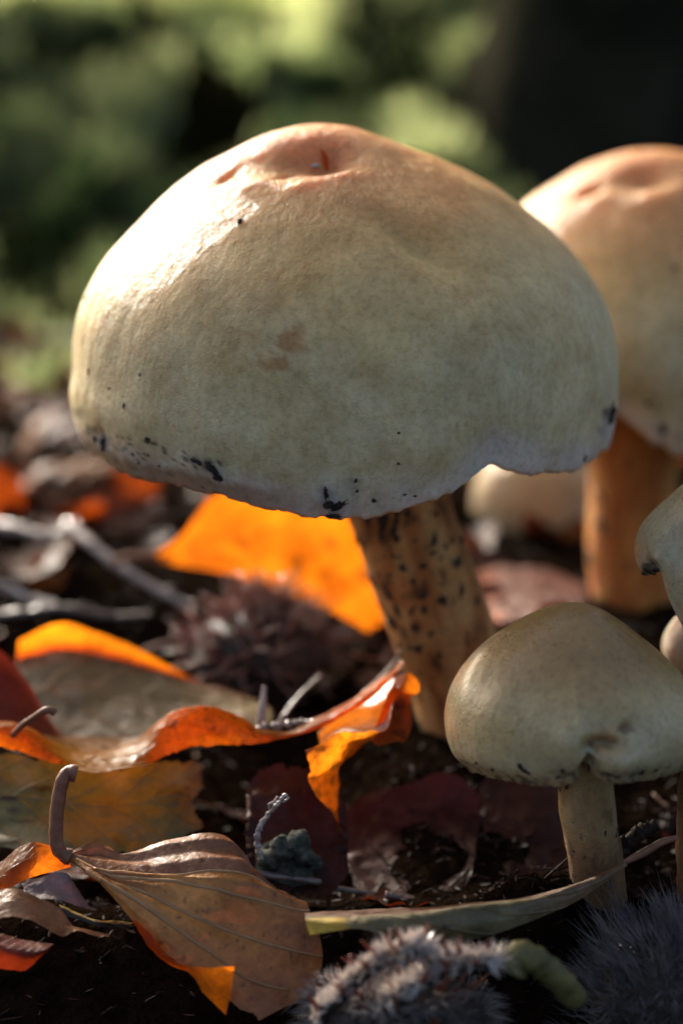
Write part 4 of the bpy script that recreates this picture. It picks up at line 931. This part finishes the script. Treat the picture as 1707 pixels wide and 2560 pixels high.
# lichen-covered stone
ls = thing('mossy_stone', Z3(1300, 890, -3.0))
def lump_obj(name, c, r, mat, parent, seed, sq=(1, 1, 1), rough=0.35, n=24, m=36):
    Vb, Fb = blob_data(seed, n, m, rough)
    Vb = [Vector((c.x + v.x * r * sq[0], c.y + v.y * r * sq[1], c.z + v.z * r * sq[2])) for v in Vb]
    Vb = [v + (v - c).normalized() * r * 0.12 * (N(v, 5 / r * 0.6, seed) + 0.6 * N(v, 12 / r * .6, seed)) for v in Vb]
    return mesh_obj(name, Vb, Fb, mat, parent)
lump_obj('stone', Z3(1300, 860, -2.9), 0.55, M_LICHEN, ls, 4, (1.15, 0.9, 0.85))
for (x, y, r, s) in [(1360, 740, .22, 5), (1290, 775, .24, 6), (1390, 810, .18, 7), (1230, 820, .2, 8)]:
    lump_obj('lichen_lobe', Z3(x, y, -3.3), r, M_LICHEN, ls, s, rough=.4, n=12, m=18)
tag(ls, 'grey green lichen-covered lump half hidden behind the veined brown leaf', 'stone')
# white fungus threads / wet sprouts on the wavy leaf
sp = thing('sprout', P(655, 1815, -0.2))
tube('shoot', [P(652, 1825, -.4), P(654, 1790, -.4), P(658, 1750, -.3), P(662, 1715, -.2)], lambda t: 0.10 * (1 - 0.6 * t), M_PALETWIG, sp, 24, 10, 0.2, 1)
tube('shoot', [P(690, 1825, -.5), P(705, 1805, -.5), P(708, 1785, -.5)], lambda t: 0.08 * (1 - .5 * t), M_PALETWIG, sp, 16, 8, 0.3, 2)
for k in range(9):
    lump_obj('bead', P(650 + k * 17 + ru(-5, 5), 1822 - k * 2.5 + ru(-6, 6), -0.9), ru(.04, .08), M_PALETWIG, sp, k + 1, n=8, m=10)
tag(sp, 'tiny pale wet sprout with beads standing on the wavy orange leaf', 'sprout')

# ------------------------------------------------------------------ spiny husks
def hair_mesh(name, pts, mat, parent, wid, lenf, droop, seed, bend=0.5):
    rs = random.Random(seed); V = []; F = []
    for (p, n) in pts:
        q = p * 2.6; cn = Vector((noise.noise(q), noise.noise(q + Vector((7, 3, 1))), noise.noise(q + Vector((2, 9, 5)))))
        L = lenf(rs) * (1 + 0.8 * noise.noise(p * 1.7)); d = (n + cn * 1.1 + Vector((rs.uniform(-1, 1), rs.uniform(-1, 1), rs.uniform(-1, 1))) * 0.3).normalized()
        s = d.cross(Vector((rs.uniform(-1, 1), rs.uniform(-1, 1), rs.uniform(-1, 1)))).normalized()
        e = s.cross(d); w = wid * rs.uniform(0.6, 1.3)
        m = p + d * L * 0.55; t = p + d * L + (droop + s * rs.uniform(-bend, bend)) * L * 0.5
        i0 = len(V)
        V += [p + s * w, p - s * w * 0.5 + e * w * 0.87, p - s * w * 0.5 - e * w * 0.87, m + s * w * .8, m - s * w * 0.4 + e * w * 0.7, m - s * w * 0.4 - e * w * 0.7, t]
        F += [(i0, i0 + 1, i0 + 4, i0 + 3), (i0 + 1, i0 + 2, i0 + 5, i0 + 4), (i0 + 2, i0, i0 + 3, i0 + 5), (i0 + 3, i0 + 4, i0 + 6), (i0 + 4, i0 + 5, i0 + 6), (i0 + 5, i0 + 3, i0 + 6)]
    o = mesh_obj(name, V, F, mat, parent, smooth=False); o['kind'] = 'stuff'; return o
def husk_points(V, F, count, seed, cond=None):
    rs = random.Random(seed); out = []; c = sum(V, Vector()) / len(V); t = 0
    while len(out) < count and t < count * 20:
        t += 1
        f = rs.choice(F); a, b2, d, e = (V[i] for i in f[:4]) if len(f) == 4 else (V[f[0]], V[f[1]], V[f[2]], V[f[2]])
        u, w = rs.random(), rs.random(); p = (a * (1 - u) + b2 * u) * (1 - w) + (e * (1 - u) + d * u) * w
        n = (b2 - a).cross(e - a)
        if n.length < 1e-9: continue
        n.normalize()
        if n.dot(p - c) < 0: n = -n
        if cond and not cond(p, n): continue
        out.append((p, n))
    return out
def shell(ctrlpts, seed, c, rx, ry, rz, n=40, m=60, rough=0.12):
    Vb, Fb = blob_data(seed, n, m, rough)
    return [Vector((c.x + v.x * rx, c.y + v.y * ry, c.z + v.z * rz)) for v in Vb], Fb

# sunlit burr behind
hb = thing('beech_husk', P(650, 1790, 6.0))
c = P(650, 1640, 6.0)
Vh, Fh = shell(None, 3, c, 1.45, 1.3, 1.05)
mesh_obj('shell', Vh, Fh, M_HUSK, hb)
rs = random.Random(12)
for k, (p, n) in enumerate(husk_points(Vh, Fh, 260, 5, lambda p, n: n.z > -0.4 and n.y < 0.8)):
    L = rs.uniform(0.3, 1.0); d = (n + Vector((rs.uniform(-.9, .9), rs.uniform(-.9, .9), rs.uniform(-.3, .7)))).normalized()
    side = Vector((rs.uniform(-1, 1), rs.uniform(-1, 1), rs.uniform(-1, .2))) * L * 0.4
    tube('spine', [p - n * .05, p + d * L * .5, p + d * L + side * .6], lambda t: 0.05 * (1 - .75 * t), M_BRACT, hb, 6, 5)
tag(hb, 'dark spiny beech husk glinting in the sun before the big orange leaf', 'beech husk')

# front husk: hairy valves with red spines
hf = thing('beech_husk', P(1010, 2560, -7.2))
c = P(1010, 2610, -7.2)
Vh, Fh = shell(None, 7, c, 1.45, 1.2, 1.28, 50, 70, 0.10)
mesh_obj('shell', Vh, Fh, M_HUSK, hf)
hair_mesh('dark_hair', husk_points(Vh, Fh, 5000, 1, lambda p, n: n.y < 0.4 and n.z < 0.75), M_HAIRD, hf, 0.013, lambda r: r.uniform(0.2, 0.5), Vector((0.2, -.1, -.5)), 2)
hair_mesh('pale_hair', husk_points(Vh, Fh, 1300, 3, lambda p, n: n.z > 0.55 and n.y < .75 and p.x < 1.0), M_HAIR, hf, 0.016, lambda r: r.uniform(0.10, 0.30), Vector((0, 0, .2)), 4)
rs = random.Random(21)
for k, (p, n) in enumerate(husk_points(Vh, Fh, 60, 9, lambda p, n: n.z > 0.5 and n.y < 0.7)):
    L = rs.uniform(0.2, 0.42); d = (n + Vector((rs.uniform(-.3, .3), rs.uniform(-.3, .3), rs.uniform(0, .5)))).normalized()
    tube('spine', [p - n * .05, p + d * L * .5, p + d * L + Vector((rs.uniform(-.1, .1), 0, 0.03))], lambda t: 0.05 * (1 - .8 * t), M_SPINE, hf, 6, 6)
# two raised rims of the split valves
for (pts, w) in [([(800, 2545), (850, 2490), (910, 2430), (970, 2395), (1030, 2375), (1060, 2378)], .13), ([(930, 2540), (970, 2510), (1040, 2465), (1110, 2425), (1180, 2405), (1260, 2408)], .12)]:
    pv = [P(a, b, -8.05 + (0.25 if i in (0, 5) else 0)) for i, (a, b) in enumerate(pts)]
    Vt, Ft, _ = tube_data(pv, w, 40, 10, 0.4, 2)
    vr = mesh_obj('valve_rim', Vt, Ft, M_HUSK, hf)
    hair_mesh('pale_hair', husk_points(Vt, Ft[:-2], 1500, 6, lambda p, n: n.z > -0.1), M_HAIR, vr, 0.018, lambda r: r.uniform(0.08, 0.24), Vector((0, 0, .2)), 7)
    for k, (p, n) in enumerate(husk_points(Vt, Ft[:-2], 22, 9, lambda p, n: n.z > 0.1)):
        L = rs.uniform(0.2, 0.45); d = (n + Vector((rs.uniform(-.4, .4), rs.uniform(-.3, .3), .5))).normalized()
        tube('spine', [p - n * .05, p + d * L * .5, p + d * L], lambda t: 0.06 * (1 - .8 * t), M_SPINE, vr, 6, 6)
tube('stalk', [P(1275, 2412, -7.8), P(1300, 2392, -7.8), P(1340, 2402, -7.8), P(1390, 2440, -7.7), P(1440, 2500, -7.5)], lambda t: 0.26 - .06 * t + .05 * (1 - sst(0, .2, t)), M_STALK, hf, 40, 20, 0.2, 1)
tag(hf, 'hairy beech husk with sunlit white fringe, red spines and greenish stalk', 'beech husk')
# grey furry husk at right
hr = thing('beech_husk', P(1640, 2560, -6.0))
c = P(1655, 2520, -6.0)
Vh, Fh = shell(None, 11, c, 1.25, 1.2, 1.3, 40, 60, 0.12)
mesh_obj('shell', Vh, Fh, M_HUSK, hr)
hair_mesh('grey_hair', husk_points(Vh, Fh, 3800, 1, lambda p, n: n.y < 0.7), M_HAIRD, hr, 0.014, lambda r: r.uniform(0.3, 0.65), Vector((-.6, -.1, .9)), 12)
tag(hr, 'grey furry beech husk with silky hairs and no red spines', 'beech husk')

# ------------------------------------------------------------------ scattered leaf litter
PROTO = []
def litter_proto(seed):
    rs = random.Random(seed); L = rs.uniform(3.8, 5.6); Wd = L * rs.uniform(0.26, 0.34); nu, nv = 26, 17
    V = []; UV = []; C = []
    cu, cv2, tw = rs.uniform(-.5, .9), rs.uniform(-1.0, 1.0), rs.uniform(-.5, .5)
    for i in range(nu):
        u = i / (nu - 1); w = Wd * math.sin(math.pi * u ** 0.8) ** 0.75 * (1 - .15 * u) + 0.02
        for j in range(nv):
            v = j / (nv - 1) * 2 - 1
            x = (u - .5) * L; y = v * w * (1 + 0.04 * math.sin(u * 60))
            z = cu * (u - .5) ** 2 * 3 + cv2 * (v * w) ** 2 * 0.35 + tw * v * w * (u - .5) + 0.12 * math.sin(u * 26 - abs(v) * 3) * abs(v) + 0.35 * N(Vector((x, y, 0)), .7, seed)
            V.append(Vector((x, y, z))); UV.append((u, v * .5 + .5)); 
    return V, grid_faces(nu, nv), UV
LC = [((0.30, 0.12, 0.025), 'orange brown'), ((0.10, 0.045, 0.028), 'dark brown'), ((0.13, 0.045, 0.028), 'russet'), ((0.13, 0.08, 0.06), 'dull tan'), ((0.07, 0.03, 0.028), 'maroon')]
for k in range(10):
    Vl, Fl, UVl = litter_proto(k + 40); cc2, nm = LC[k % 5]
    ob = mesh_obj('fallen_leaf', Vl, Fl, M_LEAF_D, None, [mixc(cc2, (cc2[0] * .5, cc2[1] * .45, cc2[2] * .4), sst(0, .5, N(v, 1.2, k))) for v in Vl], UVl)
    e = Vl[8]; 
    stalk = tube('petiole', [e + Vector((0.05, 0, 0)), e + Vector((-.4, .05, .05)), e + Vector((-.9, .15, .15))], 0.05, M_PETIOLE, None, 10, 6)
    PROTO.append((ob.data, stalk.data, nm)); bpy.data.objects.remove(ob); bpy.data.objects.remove(stalk)
rs = random.Random(99)
cnt = 0
def put_leaf(x, y, lift, tilt, k, sc):
    me, sm, nm = PROTO[k]
    o = bpy.data.objects.new('fallen_leaf', me); COL.objects.link(o)
    z = max(ground_z(x, y), bank_z(x, y) if y > 29 else -9)
    o.location = Vector((x, y, z + lift)) * S
    o.rotation_euler = (rs.gauss(0, tilt), rs.gauss(0, tilt), rs.uniform(0, 6.28)); o.scale = (sc,) * 3
    p = bpy.data.objects.new('petiole', sm); COL.objects.link(p); p.parent = o
    zone = 'at the foot of the mossy bank' if y > 22 else 'in the litter behind the spiny husk' if y > 6 and x < 1 else 'in the litter around the rusty stem' if y > 6 else 'on dark soil among the mushroom stems'
    tag(o, nm + ' fallen leaf ' + zone, 'leaf', nm + ' leaves ' + zone)
for i in range(190):
    y = rs.uniform(6.5, 36); hw = (y + 43) * 0.145 + 2
    x = rs.uniform(-hw, hw)
    k = rs.choice([1, 2, 4, 6, 7, 9, 1, 4, 6, 9, 3, 8, 0]) if y < 16 else rs.choice([0, 5, 2, 7, 3, 8, 1, 4, 2]); sc = rs.uniform(.30, .62)
    if math.hypot(x - 6.6, y - 9.8) < 2.0 or math.hypot(x - 7.6, y - 16.3) < 2.0: continue
    if y < 13 and -5.8 < x < 2.5: continue
    put_leaf(x, y, rs.uniform(0.05, 0.45), 0.40, k, sc)
for i in range(46):
    y = rs.uniform(-7, 6); x = rs.uniform(-8, 8)
    if math.hypot(x - 2.3, y - 2.4) < 2.0 or math.hypot(x - 3.9, y + 4.3) < 1.2 or (y < -3.5 and x < -0.5): continue
    put_leaf(x, y, rs.uniform(-0.15, 0.05), 0.15, rs.choice([1, 4, 6, 9]), rs.uniform(.4, .6))
for (x, y, k, sc) in [(-7.2, 19, 0, .55), (-8.6, 22, 5, .6), (-6.0, 24, 0, .5), (-9.8, 27, 5, .6), (-5.2, 17.5, 5, .45), (-8.4, 15, 0, .45), (-10.5, 24, 2, .6), (-7.4, 28, 7, .6), (-4.4, 27, 0, .5), (-6.3, 14, 5, .35), (-9.0, 18, 7, .5)]:
    put_leaf(x, y, 0.5, 0.7, k, sc)
# crumbs, needles and bark shreds covering the soil
V = []; F = []; C = []
for k in range(9000):
    y = -9 + 44 * rs.random() ** 1.3; hw = (y + 43) * 0.15 + 2; x = rs.uniform(-hw, hw)
    if y < -4.5 and x < 0.3 and rs.random() < .6: continue
    z = ground_z(x, y); L = rs.uniform(0.05, 0.30) * (1 if rs.random() < .9 else 3.0); w = rs.uniform(.012, .045)
    a = rs.uniform(0, 6.28); el = rs.gauss(0.1, .3)
    d = Vector((math.cos(a) * math.cos(el), math.sin(a) * math.cos(el), math.sin(el))); sd = Vector((-math.sin(a), math.cos(a), rs.uniform(-.5, .5))).normalized(); up = d.cross(sd)
    p = Vector((x, y, z + rs.uniform(0, .15))); i0 = len(V)
    for t, ww in ((-.5, .4), (-.1, 1), (.25, .9), (.5, .3)):
        c = p + d * L * t + up * L * .12 * (t * t)
        V += [c + sd * w * ww, c + up * w * ww * .6, c - sd * w * ww, c - up * w * ww * .6]
    for q in range(3):
        for r in range(4):
            F.append((i0 + q * 4 + r, i0 + q * 4 + (r + 1) % 4, i0 + q * 4 + 4 + (r + 1) % 4, i0 + q * 4 + 4 + r))
    F.append((i0, i0 + 1, i0 + 2, i0 + 3)); F.append((i0 + 12, i0 + 13, i0 + 14, i0 + 15))
    b = rs.choice([(0.02, 0.011, 0.008), (0.03, 0.014, 0.009), (0.010, 0.006, 0.005), (0.018, 0.010, 0.007), (0.05, 0.028, 0.02)])
    C += [b] * 16
o = mesh_obj('forest_debris', V, F, M_DEBRIS, None, C, smooth=False)
tag(o, 'fine crumbs, needles and bark shreds covering the dark soil', 'debris', kind='stuff')
